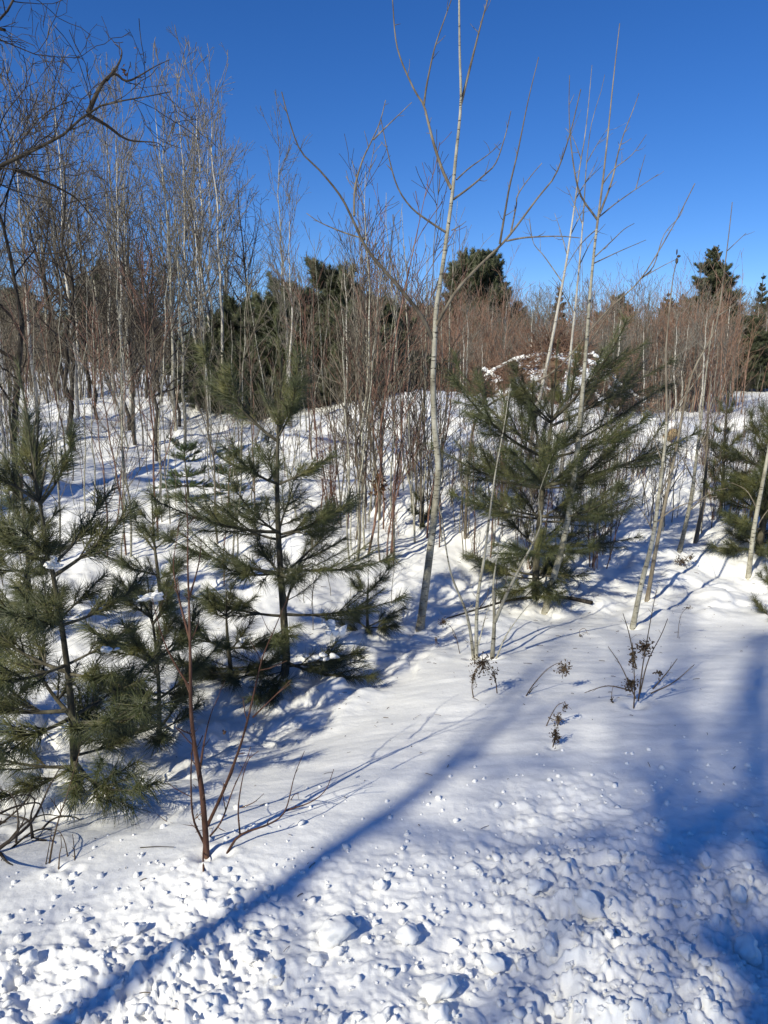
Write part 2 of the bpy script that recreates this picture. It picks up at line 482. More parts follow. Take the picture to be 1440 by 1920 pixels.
LUMPS = [build_mesh('snow_lump', lump_verts(ICO3, rng, .42), None, ICO3[1], M_BALL) for _ in range(14)]
def place_lump(u, v, rpx, label, k, sink=0.15, group=None):
    p = ground(u, v, 12)
    dist = float(np.dot(p - EYE, [0, CP, -SP]))
    r = .84 * rpx / FPX * dist
    o = put('snow_lump', LUMPS[k % len(LUMPS)], None, (p[0], p[1], p[2] + r * (0.75 - sink)))
    o.rotation_euler = (rng.uniform(-.5, .5), rng.uniform(-.5, .5), rng.uniform(0, 6.28)); o.scale = (r, r, r)
    return tag(o, label, 'snow lump', group)

HERO_LUMPS = [
    (1102, 1712, 27, 'smooth round snow lump with a dark shadow, alone right of the bank middle'),
    (625, 1765, 33, 'tall broken chunk of packed snow near the diagonal tree shadow'),
    (762, 1768, 27, 'bright rounded snow lump right of the tall broken chunk'),
    (512, 1824, 19, 'bright snow lump just right of the dark diagonal tree shadow, low in the photo'),
    (590, 1806, 16, 'small white ball of snow below the tall broken chunk'),
    (820, 1872, 34, 'large upright chunk of snow at the bottom edge with a smaller ball in front'),
    (822, 1908, 24, 'snow ball leaning on the front of the large upright chunk at the bottom edge'),
    (932, 1822, 23, 'blocky snow lump with a deep shadow behind, near the bottom edge'),
    (1029, 1788, 20, 'rounded snow lump between the blocky lump and the lone smooth one'),
    (877, 1834, 13, 'small egg of snow left of the blocky lump'),
    (1240, 1892, 22, 'snow lump at the bottom edge beside the deep blue shade'),
    (1050, 1896, 17, 'little snow lump second from the deep blue shade at the bottom edge'),
    (1004, 1672, 21, 'half buried snow lump with a shadow hollow on its right, midway up the bank'),
    (1322, 1622, 15, 'small upright snow lump in the bright sun patch on the right'),
    (1388, 1692, 21, 'pale snow lump at the right edge of the bank, just above the blue shade'),
    (1400, 1796, 27, 'large snow lump lying wholly in the deep blue shade at the right edge'),
    (1284, 1788, 16, 'snow lump at the left border of the deep blue shade'),
    (714, 1668, 15, 'round snow lump beside dark pits in the middle of the bank'),
    (1150, 1612, 14, 'snow lump on the far side of the bank amid ripples of snow'),
    (470, 1804, 17, 'snow lump touching the upper edge of the diagonal tree shadow'),
    (55, 1810, 20, 'snow lump at the far left of the bank'),
    (248, 1748, 17, 'cracked snow lump left of the diagonal tree shadow'),
]
for k, (u, v, r, lab) in enumerate(HERO_LUMPS):
    place_lump(u, v, r, lab, k)
def lump_label(u, v, r):
    size = 'tiny' if r < 6 else 'small' if r < 10 else 'fist-sized'
    line = 1900 - (u - 100) * 0.577
    if v < line - 15: where = 'on the lit bank above the diagonal tree shadow'
    elif abs(v - line) <= 15: where = 'in the diagonal tree shadow'
    elif u < 900: where = 'on the lit bank below the diagonal tree shadow'
    elif u < 1200: where = 'right of the middle of the ploughed bank'
    else: where = 'at the right end of the ploughed bank'
    row = ', by the bottom edge' if v > 1810 else ', near its far rim' if v < 1660 else ''
    return f'{size} snow lump {where}{row}'
cnt = 0
while cnt < 250:
    u = rng.uniform(0, 1440); v = rng.uniform(1560, 1925)
    if v < 1660 - 0.13 * u + rng.uniform(-30, 30): continue
    if float(vnoise(np.array(u / 90.), np.array(v / 60.), 9)) < -0.18: continue
    r = 4.0 + 10 * rng.random() ** 2.8
    place_lump(u, v, r * (0.55 + 0.5 * (v - 1560) / 360), lump_label(u, v, r), cnt, 0.25, 'small snow lumps on the ploughed bank')
    cnt += 1
def crumbs():
    Vs, Ts, o = [], [], 0
    protos = [lump_verts(ICO1, rng, .35) for _ in range(10)]
    N = 3200
    x = rng.uniform(-2.6, 3.4, N); y = rng.uniform(0.9, 3.9, N)
    ok = y < bank_edge(x) + rng.normal(0, .12, N) + 0.1
    x, y = x[ok], y[ok]; z = H(x, y)
    for i in range(len(x)):
        r = 0.004 + 0.013 * rng.random() ** 2.5
        V = protos[i % 10] * r
        a = rng.uniform(0, 6.28); c, s = math.cos(a), math.sin(a)
        V = V @ np.array([[c, -s, 0], [s, c, 0], [0, 0, 1]])
        Vs.append(V + [x[i], y[i], z[i] + r * .25]); Ts.append(ICO1[1] + o); o += len(V)
    me = build_mesh('snow_crumbs', np.concatenate(Vs), None, np.concatenate(Ts), M_LUMP)
    tag(put('snow_crumbs', me), 'fine snow crumbs scattered over the ploughed snow bank', 'snow', None, 'stuff')
crumbs()

# ------------------------------------------------------------------ traced trees
def path_px(pts, Y0, dY=0.0, n=None):
    P = [at(u, v, Y0 + dY * i / max(1, len(pts) - 1)) for i, (u, v) in enumerate(pts)]
    return smooth_path(P, n or max(6, 3 * len(pts)))

def rad_px(r0, r1, n, Y):
    return (r1 + (r0 - r1) * (1 - np.linspace(0, 1, n)) ** 1.25) / FPX * Y

def traced_tree(name, label, cat, trunk, branches, mats, spur=5, spur_len=0.10, seed=0, bname='branch', sink=0.06, Y=None, dY=0.0, trunk_sides=10, group=None, split=None):
    """trunk = (pixels, r0, r1); branches = [(pixels, r0, r1, depth drift)]. The base pixel gives the spot on the snow."""
    g = np.random.default_rng(seed)
    px, r0, r1 = trunk
    b = ground(*px[0]) if Y is None else at(px[0][0], px[0][1], Y)
    Yb = b[1]
    T = path_px(px, Yb, dY); 
    T = np.vstack([T[0] - [0, 0, sink], T])
    n = len(T); ra = rad_px(r0 * .9, r1 * .8, n, Yb)
    ra[:2] *= 1.12
    root = thing(name, label, cat, b, group)
    c = n if split is None else int(n * split)
    put('trunk', Tubes().add(T[:c], ra[:c], trunk_sides).mesh('trunk', mats[0], b), root)
    if c < n: put('leader', Tubes().add(T[c - 1:], ra[c - 1:], trunk_sides).mesh('leader', mats[1], b), root)
    allP = [(T[n // 3:], ra[n // 3:])]
    for bp, a0, a1, dy in branches:
        # start at the trunk's own depth there
        i = int(np.argmin(np.abs(T[:, 2] - at(bp[0][0], bp[0][1], Yb)[2])))
        Ys = T[i, 1]
        # a branch that leaves another branch starts at that branch's depth
        best, q = 1e9, at(bp[0][0], bp[0][1], Ys)
        for (BP, BR) in allP:
            # compare in projected space
            rel = BP - EYE; sc = (rel @ np.array([0, CP, -SP]))
            uu = 720 + FPX * rel[:, 0] / sc; vv = 960 - FPX * (rel @ np.array([0, SP, CP])) / sc
            dd = np.hypot(uu - bp[0][0], vv - bp[0][1]); j = int(np.argmin(dd))
            if dd[j] < best: best, Ys = dd[j], BP[j, 1]
        Pb = path_px(bp, Ys, dy)
        rb = rad_px(a0 * .80, a1 * .7, len(Pb), Yb)
        tb = Tubes().add(Pb, rb, 6)
        allP.append((Pb, rb))
        if spur:
            sp, sr = grow(Pb[None], rb[None], g, spur, (.12, .98), (35, 70), 1.0, spur_len * 1.6, 0.02, 4, .15, .12, .6, .01, .3)
            if len(sp): 
                k = g.random(len(sp)) ; sp = sp[:, :1] + (sp - sp[:, :1]) * (spur_len * (0.3 + k) / np.maximum(plen(sp), 1e-6))[:, None, None]
                tb.add(sp, np.minimum(sr, .0022 * Yb / 5) + .0006, 4)
        put(bname, tb.mesh(bname, mats[1], b), root)
    return root, T, ra

BIRCH_BR = [
    ([(810, 634), (790, 592), (745, 535), (690, 470), (665, 420), (640, 370), (600, 320), (565, 285), (545, 235), (528, 172)], 5, 1.2, -0.5),
    ([(664, 405), (666, 350), (680, 300), (695, 268), (712, 230), (723, 188)], 2.8, 1.0, 0.3),
    ([(700, 262), (722, 240), (748, 215), (772, 192)], 1.8, .8, 0.1),
    ([(684, 448), (645, 436), (600, 417), (575, 400)], 2.0, .9, 0.3),
    ([(838, 437), (800, 412), (770, 388), (745, 350), (728, 290), (714, 222)], 3.0, 1.0, -0.4),
    ([(846, 354), (830, 320), (815, 275), (803, 230), (794, 196), (775, 165), (745, 90), (736, 0), (733, -40)], 4, 1.2, 0.4),
    ([(795, 197), (800, 160), (815, 90), (832, 40), (846, 0), (858, -40)], 2.4, 1.0, 0.2),
    ([(864, 196), (880, 132), (898, 60), (914, 0), (922, -40)], 3.2, 1.2, 0.3),
    ([(850, 374), (880, 352), (908, 328), (930, 305), (948, 252), (958, 208)], 2.6, 1.0, 0.4),
    ([(856, 337), (880, 315), (915, 290), (940, 268)], 2.0, .8, 0.3),
    ([(818, 612), (830, 588), (860, 540), (905, 492), (949, 449), (1009, 370), (1042, 327), (1069, 250), (1089, 167)], 4.2, 1.1, -0.5),
    ([(937, 458), (950, 380), (956, 347), (971, 284), (990, 190), (1010, 107)], 2.6, .9, -.2),
    ([(958, 436), (968, 385), (971, 365), (994, 332), (1016, 306)], 2.0, .9, .2),
    ([(949, 452), (980, 446), (1009, 444), (1050, 443), (1087, 446)], 2.2, 1.0, -.2),
    ([(847, 432), (862, 424), (874, 415)], 1.5, .7, .05),
]
traced_tree('birch_sapling', 'tall pale grey birch sapling with spreading forked limbs, standing alone left of the right-hand pine', 'tree',
            ([(787, 1182), (800, 1085), (815, 960), (822, 880), (815, 800), (812, 720), (815, 640), (818, 580), (830, 500), (838, 440), (848, 365), (855, 290), (864, 195), (862, 100), (861, 0), (861, -140)], 9.5, 1.6),
            BIRCH_BR, (M_POPLAR, M_GREYTWIG), 5, .09, 1)

traced_tree('poplar_sapling', 'slender grey poplar sapling rising through the right-hand pine, its tip highest on the right', 'tree',
            ([(1022, 1148), (1036, 1090), (1060, 1000), (1078, 880), (1090, 760), (1099, 655), (1106, 557), (1114, 471), (1121, 411), (1129, 351), (1140, 250), (1151, 141), (1162, 44)], 7.8, .9),
            [([(1120, 412), (1087, 362), (1072, 284), (1067, 209), (1068, 141)], 2.6, .8, -.3),
             ([(1124, 402), (1147, 340), (1159, 287), (1170, 250), (1189, 201), (1198, 175)], 2.6, .8, .3),
             ([(1122, 408), (1155, 381), (1192, 355), (1234, 327)], 1.8, .8, .4),
             ([(1192, 355), (1200, 325), (1210, 290)], 1.2, .7, .1),
             ([(1115, 482), (1147, 452), (1170, 430), (1189, 419)], 1.6, .8, -.3),
             ([(1111, 495), (1162, 471), (1211, 450)], 1.5, .7, .3),
             ([(1130, 345), (1150, 318), (1185, 290), (1212, 252)], 1.6, .7, -.2),
             ([(1119, 430), (1100, 446), (1080, 470), (1062, 500)], 1.5, .8, .2),
             ([(1099, 655), (1140, 590), (1170, 560)], 1.6, .8, .2)],
            (M_POPLAR, M_GREYTWIG), 5, .09, 2, split=.7)
traced_tree('leaning_sapling', 'long thin grey sapling leaning right across the front of the right-hand pine', 'tree',
            ([(872, 1010), (878, 880), (893, 785), (940, 745), (1040, 695), (1136, 585), (1200, 525), (1262, 424), (1290, 370), (1303, 344)], 3.6, 1.0),
            [([(1200, 524), (1225, 500), (1245, 440), (1275, 405), (1284, 380)], 1.6, .7, .2), ([(1205, 520), (1240, 500), (1266, 487)], 1.3, .7, -.1),
             ([(1040, 695), (1085, 690), (1130, 668)], 1.6, .8, .1), ([(1150, 572), (1140, 545), (1128, 530)], 1.2, .7, .1)],
            (M_GREYTWIG, M_GREYTWIG), 4, .10, 3, sink=.05)
r_, T_, _ = traced_tree('curved_sapling', 'thin bare sapling on the right whose tip carries a dark shrivelled knot', 'tree',
            ([(1186, 1178), (1204, 1090), (1222, 1020), (1233, 950), (1245, 850), (1250, 786), (1249, 659), (1256, 576), (1262, 520), (1269, 489)], 6.4, 1.0),
            [([(1250, 790), (1264, 768), (1290, 735), (1320, 690), (1332, 655)], 2.6, .8, .3), ([(1226, 1000), (1205, 960), (1180, 930)], 1.6, .8, .2),
             ([(1236, 930), (1262, 880), (1290, 850)], 1.8, .8, -.3), ([(1243, 870), (1225, 820), (1212, 790)], 1.6, .8, .2),
             ([(1230, 980), (1262, 955), (1300, 940), (1345, 930)], 1.8, .8, -.2)],
            (M_POPLAR, M_GREYTWIG), 5, .10, 4, split=.62)
kp = T_[-1]
kb = np.concatenate([ICO1[0] * [.012, .011, .026] + kp + [0, 0, .0], ICO1[0] * [.016, .010, .011] + kp + [.012, 0, .032], ICO1[0] * [.006, .006, .024] + kp + [-.004, 0, .062]])
tag(put('leaf_clump', build_mesh('leaf_clump', kb - kp, None, np.concatenate([ICO1[1] + k * len(ICO1[0]) for k in range(3)]), M_DARKTWIG), None, kp), 'dark shrivelled knot of leaves at the tip of the thin curved sapling', 'leaf clump')
traced_tree('slim_sapling', 'slim bare sapling close behind the one with the knotted tip, forking near its top', 'tree',
            ([(1213, 1127), (1231, 1024), (1250, 931), (1271, 826), (1279, 781), (1298, 700), (1330, 640), (1346, 595), (1365, 452), (1373, 379)], 5, .8),
            [([(1346, 592), (1365, 580), (1382, 568), (1400, 545)], 1.6, .8, .1), ([(1357, 510), (1345, 470), (1338, 460)], 1.2, .7, .1), ([(1364, 470), (1385, 450), (1399, 437)], 1.2, .7, .1),
             ([(1250, 930), (1275, 890), (1295, 870)], 1.6, .8, .2)],
            (M_GREYTWIG, M_GREYTWIG), 5, .10, 5)
traced_tree('bare_sapling', 'bare brownish sapling with a straight stem between the knotted sapling and the right-edge pine', 'tree',
            ([(1274, 1034), (1295, 939), (1308, 839), (1316, 776), (1325, 690), (1338, 600)], 5.2, 1.0),
            [([(1300, 900), (1275, 850), (1262, 820)], 1.8, .8, .2), ([(1306, 850), (1330, 800), (1345, 770)], 1.8, .8, .2), ([(1290, 960), (1330, 925), (1365, 915)], 1.6, .7, -.2)],
            (M_POPLAR, M_GREYTWIG), 6, .12, 6)
traced_tree('bare_sapling', 'dark bare sapling nearest the left side of the right-edge pine', 'tree',
            ([(1304, 1018), (1312, 975), (1320, 939), (1326, 831), (1328, 760), (1335, 700)], 5, 1.0),
            [([(1320, 930), (1345, 880), (1360, 860)], 1.6, .8, .2), ([(1325, 850), (1305, 800), (1300, 770)], 1.6, .8, .2)],
            (M_GREYTWIG, M_GREYTWIG), 6, .12, 7)
traced_tree('bare_sapling', 'pale sapling leaning out of the photo in front of the right-edge pine', 'tree',
            ([(1403, 1082), (1409, 1030), (1415, 984), (1429, 910), (1441, 847), (1452, 760), (1460, 640), (1475, 500)], 5.6, 1.6),
            [([(1420, 955), (1400, 920), (1372, 905)], 1.6, .8, .2), ([(1412, 1000), (1437, 960), (1460, 940)], 1.8, .8, .2)],
            (M_POPLAR, M_GREYTWIG), 5, .10, 8)

# clump of thin stems
def stem_clump(name, label, cat, base_px, stems, mats, seed, spur=4, spur_len=.08, group=None, r_scale=1, bend=0.25, sub='stem'):
    g = np.random.default_rng(seed)
    b = ground(*base_px)
    root = thing(name, label, cat, b, group)
    for px, r0, r1 in stems:
        p0 = ground(*px[0])
        Yb = p0[1] if abs(p0[1] - b[1]) < 0.5 else b[1]
        P = path_px(px, Yb, g.uniform(-bend, bend))
        if abs(p0[1] - b[1]) < .5: P = np.vstack([P[0] - [0, 0, .04], P])
        ra = rad_px(r0 * .92, r1 * .6, len(P), Yb) * r_scale
        t = Tubes().add(P, ra, 7)
        if spur:
            sp, sr = grow(P[None], ra[None], g, spur, (.2, .98), (30, 65), 1.0, 9, .02, 4, .12, .12, .6, .01, .3)
            if len(sp):
                sp = sp[:, :1] + (sp - sp[:, :1]) * (spur_len * (0.3 + g.random(len(sp))) / np.maximum(plen(sp), 1e-6))[:, None, None]
                t.add(sp, np.minimum(sr, .0016) + .0004, 4)
        put(sub, t.mesh(sub, mats, b), root)
    return root

stem_clump('stem_clump', 'clump of pale thin poplar stems rising behind a dark seed cluster', 'young tree', (900, 1238), [
    ([(888, 1236), (882, 1185), (872, 1142), (847, 1080), (835, 1020), (826, 960), (800, 900)], 4.2, .8),
    ([(893, 1236), (895, 1130), (909, 1040), (920, 950), (930, 880), (945, 800), (957, 720)], 5.0, .9),
    ([(923, 1234), (927, 1165), (925, 1100), (931, 1050), (940, 990)], 5.8, .8),
    ([(928, 1166), (952, 1110), (980, 1055), (1006, 1005), (1015, 975), (1010, 930), (1030, 870)], 4.4, .8),
    ([(930, 1236), (950, 1190), (985, 1142), (1004, 1125)], 2.4, .8),
    ([(897, 1210), (912, 1150), (925, 1120)], 2, .8)], M_POPLAR, 11)
stem_clump('red_sapling', 'red-brown sapling with forked stems in the near snow in front of the left-hand pines', 'young tree', (387, 1606), [
    ([(387, 1606), (385, 1560), (378, 1480), (365, 1400), (358, 1330), (357, 1250), (355, 1150), (352, 1060), (352, 980), (346, 900)], 7.8, 1.2),
    ([(388, 1550), (420, 1480), (450, 1400), (468, 1335), (490, 1240), (510, 1190), (540, 1120)], 4.4, 1.2),
    ([(474, 1345), (510, 1310), (545, 1275)], 2.2, 1.0),
    ([(383, 1582), (362, 1532), (358, 1450), (361, 1390), (350, 1370)], 3.2, 1.2),
    ([(370, 1550), (330, 1545), (312, 1540), (295, 1527)], 2.0, 1.0),
    ([(375, 1442), (383, 1390), (395, 1340), (410, 1305)], 3.0, 1.0),
    ([(390, 1572), (415, 1540), (437, 1480), (460, 1430), (470, 1400)], 2.6, 1.0),
    ([(356, 1200), (335, 1120), (325, 1060), (335, 990)], 3.0, 1.0),
    ([(356, 1290), (320, 1230), (300, 1180), (285, 1120)], 2.6, 1.0),
    ([(355, 1120), (372, 1060), (378, 1010)], 2.4, 1.0),
    ([(382, 1636), (381, 1600), (384, 1565)], 3.0, 2.2)], M_RED, 12, 9, .085)
stem_clump('twig_shrub', 'low arching shrub twigs in the near snow just right of the red-brown sapling', 'shrub', (426, 1602), [
    ([(424, 1603), (450, 1566), (505, 1545), (535, 1520), (552, 1455), (571, 1408)], 3.4, 1.1),
    ([(535, 1520), (580, 1505), (610, 1482), (626, 1442)], 2.2, 1.0),
    ([(450, 1566), (447, 1510), (462, 1432), (485, 1408)], 2.4, 1.0),
    ([(450, 1515), (475, 1505), (495, 1488)], 1.6, .9),
    ([(545, 1500), (552, 1490), (560, 1488)], 1.4, .9)], M_RED, 13, 6, .03)
stem_clump('bramble', 'tangle of dark arching bramble canes at the left edge in the near snow', 'bramble', (30, 1590), [
    ([(-30, 1610), (10, 1582), (60, 1540), (90, 1480), (112, 1440)], 4.4, 1.4), ([(-20, 1580), (20, 1578), (60, 1572), (100, 1535), (140, 1532), (157, 1545)], 4.0, 1.2),
    ([(0, 1580), (40, 1590), (72, 1604)], 3.4, 1.2), ([(0, 1600), (12, 1615), (24, 1622)], 3, 1.4), ([(10, 1582), (20, 1610), (32, 1622)], 2.6, 1.4),
    ([(62, 1572), (55, 1540), (25, 1530), (0, 1526)], 2.4, 1.2), ([(60, 1572), (58, 1530), (65, 1500), (45, 1490), (0, 1502)], 2.2, 1.2),
    ([(0, 1525), (30, 1512), (70, 1505), (80, 1520), (85, 1540)], 2, 1.0),
    ([(-20, 1560), (20, 1530), (50, 1500), (60, 1478), (40, 1490)], 2.4, 1.0), ([(10, 1585), (45, 1545), (80, 1528), (112, 1530)], 2.6, 1.0), ([(-10, 1600), (30, 1565), (48, 1520), (30, 1495)], 2.4, 1.0),
    ([(20, 1592), (60, 1560), (95, 1556), (120, 1580)], 2.2, 1.0), ([(-15, 1540), (25, 1545), (60, 1570), (70, 1600)], 2.4, 1.0), ([(30, 1580), (34, 1530), (22, 1490), (0, 1480)], 2.2, 1.0), ([(40, 1545), (50, 1580), (58, 1594)], 2.2, 1.0), ([(64, 1572), (88, 1576), (60, 1576)], 2, 1.0)], M_DARKTWIG, 14, 5, .05, r_scale=1.4)
stem_clump('dead_stalks', 'dry upright stalks poking out of snow lumps beside the brambles at left', 'weed', (95, 1622), [
    ([(92, 1622), (100, 1575), (112, 1530), (126, 1490), (140, 1440), (152, 1400)], 2.6, 1.0), ([(110, 1630), (112, 1600), (115, 1588), (114, 1565)], 2.0, 1.0),
    ([(141, 1633), (140, 1605), (138, 1580), (136, 1564)], 2.0, 1.2), ([(86, 1620), (94, 1575), (98, 1545)], 1.6, .9), ([(115, 1530), (105, 1512), (94, 1496)], 1.6, 1.0),
    ([(127, 1606), (122, 1580), (112, 1560), (100, 1555)], 1.6, .9)], M_STRAW, 15, 8, .03)
tw = [at(263, 1591, ground(263, 1591)[1]), at(295, 1589, ground(295, 1591)[1]), at(326, 1590, ground(326, 1591)[1])]
tag(put('twig', Tubes().add(smooth_path(np.array(tw) + [0, 0, .004], 6), np.linspace(.002, .0012, 6), 5).mesh('twig', M_DARKTWIG, tw[0]), None, tw[0]), 'thin dark twig lying flat on smooth near snow left of the red-brown sapling', 'twig')
fb = [ground(u, v) + [0, 0, .03] for u, v in [(838, 1166), (900, 1148), (950, 1134), (1000, 1126), (1060, 1128), (1110, 1136)]]
FB = smooth_path(fb, 22); fr = np.linspace(.006, .018, 22)
sp, sr = grow(FB[None], fr[None], rng, 5, (.1, .95), (30, 70), .25, .5, .05, 5, .05, .15)
root = thing('fallen_branch', 'dark fallen branch lying on the snow below the right-hand pine', 'branch', fb[0])
put('limb', Tubes().add(FB, fr, 7).mesh('limb', M_DARK, fb[0]), root)
put('twigs', Tubes().add(sp, sr, 4).mesh('twigs', M_DARKTWIG, fb[0]), root)

# ------------------------------------------------------------------ weeds with seed heads
def weed(label, base_px, stems, heads, size=1.0, seed=0):
    g = np.random.default_rng(seed); b = ground(*base_px)
    root = thing('dead_weed', label, 'weed', b)
    for px in stems:
        P = path_px(px, b[1], g.uniform(-.06, .06)); 
        t = Tubes().add(P, np.linspace(.0030, .0013, len(P)) * size, 5)
        sp, sr = grow(P[None], np.full((1, len(P)), .0014), g, 14, (.25, 1), (25, 60), 1, 9, .01, 4, -.05, .2)
        if len(sp):
            sp = sp[:, :1] + (sp - sp[:, :1]) * (.035 * (0.3 + g.random(len(sp))) / np.maximum(plen(sp), 1e-6))[:, None, None]
            t.add(sp, np.full(sp.shape[:2], .0008), 3)
        put('stem', t.mesh('stem', M_STRAW, b), root)
    for (u, v, ru, rv, n) in heads:
        Vs, Ts, o = [], [], 0
        sc = b[1] / FPX
        t = Tubes(); c = at(u, v, b[1])
        for k in range(int(n * 2.6)):
            q = g.normal(size=3) * .36
            p = c + np.array([q[0] * ru * sc, q[1] * ru * sc * .8, q[2] * rv * sc])
            V = ICO1[0] * np.array([.0026, .0026, .0068]) * g.uniform(.5, 1.3) * size
            a = norm(g.normal(size=3) + [0, 0, -.4])
            rot = np.array(Vector((0, 0, 1)).rotation_difference(Vector(a)).to_matrix())
            Vs.append(V @ rot.T + p); Ts.append(ICO1[1] + o); o += len(V)
            m = (c + p) / 2 + g.normal(size=3) * .003
            t.add(np.array([c + (0, 0, rv * sc * .2), m, p]), np.array([.001, .0008, .0006]), 3)
        V2, Q2 = t.arrays(); 
        me = build_mesh('seed_head', np.concatenate(Vs + [V2]) - b, Q2 + o, np.concatenate(Ts), M_SEED)
        put('seed_head', me, root)
    return root
weed('dark dead goldenrod seed cluster at the foot of the pale stem clump', (890, 1308), [[(888, 1310), (885, 1285), (892, 1256), (905, 1240)], [(932, 1300), (928, 1270), (915, 1243)], [(900, 1262), (905, 1250), (912, 1236)]],
     [(905, 1246, 30, 30, 46), (888, 1270, 10, 26, 14), (926, 1268, 10, 24, 10)], 1.2, 1)
weed('dead goldenrod bent over to the right with a drooping seed head, alone on smooth snow', (988, 1306), [[(986, 1306), (1000, 1284), (1025, 1256), (1048, 1243), (1060, 1248)], [(992, 1300), (1000, 1290), (1008, 1286)]],
     [(1058, 1254, 20, 24, 34)], 1.2, 2)
weed('small curled dead weed with hanging seeds above a stubby one on smooth snow', (1024, 1362), [[(1024, 1362), (1034, 1340), (1046, 1322), (1060, 1318), (1063, 1330)], [(1028, 1345), (1040, 1350), (1050, 1352)]],
     [(1046, 1348, 16, 16, 22), (1060, 1325, 8, 14, 8)], 1.0, 3)
weed('stubby upright dead weed lowest on the smooth snow slope', (1038, 1404), [[(1036, 1404), (1040, 1384), (1043, 1364)]], [(1042, 1378, 13, 32, 26)], 1.1, 4)
weed('largest dead weed, many-stemmed with dark seed heads, on the right of the smooth snow', (1190, 1328), [
    [(1188, 1330), (1190, 1290), (1188, 1240), (1186, 1205)], [(1197, 1314), (1205, 1250), (1216, 1185), (1228, 1120), (1232, 1105)], [(1192, 1310), (1165, 1250), (1140, 1212)],
    [(1186, 1296), (1140, 1286), (1096, 1299)], [(1220, 1300), (1262, 1280), (1302, 1246)], [(1224, 1292), (1250, 1262), (1270, 1235)], [(1200, 1300), (1215, 1240), (1240, 1190), (1252, 1160)], [(1192, 1250), (1180, 1190), (1168, 1150)]],
     [(1208, 1214, 24, 22, 40), (1187, 1232, 10, 34, 26), (1182, 1284, 22, 20, 36), (1234, 1262, 12, 10, 8)], 1.3, 5)
weed('thin grassy weed with a one-sided tip behind the largest dead weed', (1271, 1196), [[(1271, 1196), (1274, 1165), (1282, 1145), (1297, 1138)]], [(1290, 1140, 12, 5, 8)], .8, 6)
weed('pale nodding weed in front of the tall birch sapling', (862, 1226), [[(862, 1226), (856, 1198), (846, 1176), (830, 1166)], [(856, 1198), (850, 1190), (848, 1180)]], [(832, 1166, 18, 14, 22), (818, 1200, 8, 14, 8)], 1.0, 7)
weed('dark low dead weed in the snow between the two right-hand saplings', (1282, 1062), [[(1282, 1062), (1284, 1050), (1290, 1045)], [(1278, 1060), (1272, 1052), (1268, 1046)]], [(1278, 1052, 22, 14, 40), (1296, 1045, 10, 10, 14)], 1.6, 8)
weed('tiny broken weed in front of the right-hand poplar on smooth snow', (1090, 1195), [[(1090, 1198), (1086, 1184), (1096, 1178), (1102, 1190)]], [(1090, 1192, 6, 6, 4)], .8, 9)
weed('small dry weed beside the dark stick on the right snow', (1148, 1318), [[(1148, 1318), (1147, 1300), (1150, 1285)]], [(1147, 1312, 6, 10, 6)], .8, 10)

# ------------------------------------------------------------------ pines
def needles_on(P, g, dens, ln, ang, w, t0=0.0, droop=0.20):
    L = float(plen(P)); N = int(dens * L * (1 - t0))
    m = len(P)
    t = t0 + (1 - t0) * (np.arange(N) + g.random(N)) / max(N, 1)
    f = t * (m - 1); i = np.minimum(f.astype(int), m - 2); f = (f - i)[:, None]
    p = P[i] * (1 - f) + P[i + 1] * f
    T = norm(P[i + 1] - P[i])
    r = g.normal(size=(N, 3)); pr = norm(r - T * np.sum(r * T, -1, keepdims=True))
    a = np.radians(g.uniform(ang[0], ang[1], N) * (1 - .45 * t ** 4))[:, None]
    d = norm(np.cos(a) * T + np.sin(a) * pr + np.array([0, 0, -droop]))
    l = (ln * g.uniform(.7, 1.15, N))[:, None]
    A = norm(np.cross(d, g.normal(size=(N, 3)))); B = np.cross(d, A)
    w = w * g.uniform(.8, 1.2, (N, 1))
    mid = p + d * l * .5 ; tip = p + d * l + np.array([0, 0, -1.0]) * l * droop * .5
    V = np.stack([p + A * w * .5, p + (-A * .5 + B * .87) * w * .5, p + (-A * .5 - B * .87) * w * .5, tip], 1)
    return V.reshape(-1, 3), N

def needle_mesh(Vs, mat):
    V = np.concatenate(Vs); N = len(V) // 4
    o = (np.arange(N) * 4)[:, None, None]
    T = (o + np.array([[[0, 1, 3], [1, 2, 3], [2, 0, 3]]])).reshape(-1, 3)
    return build_mesh('needles', V, None, T, mat, False)

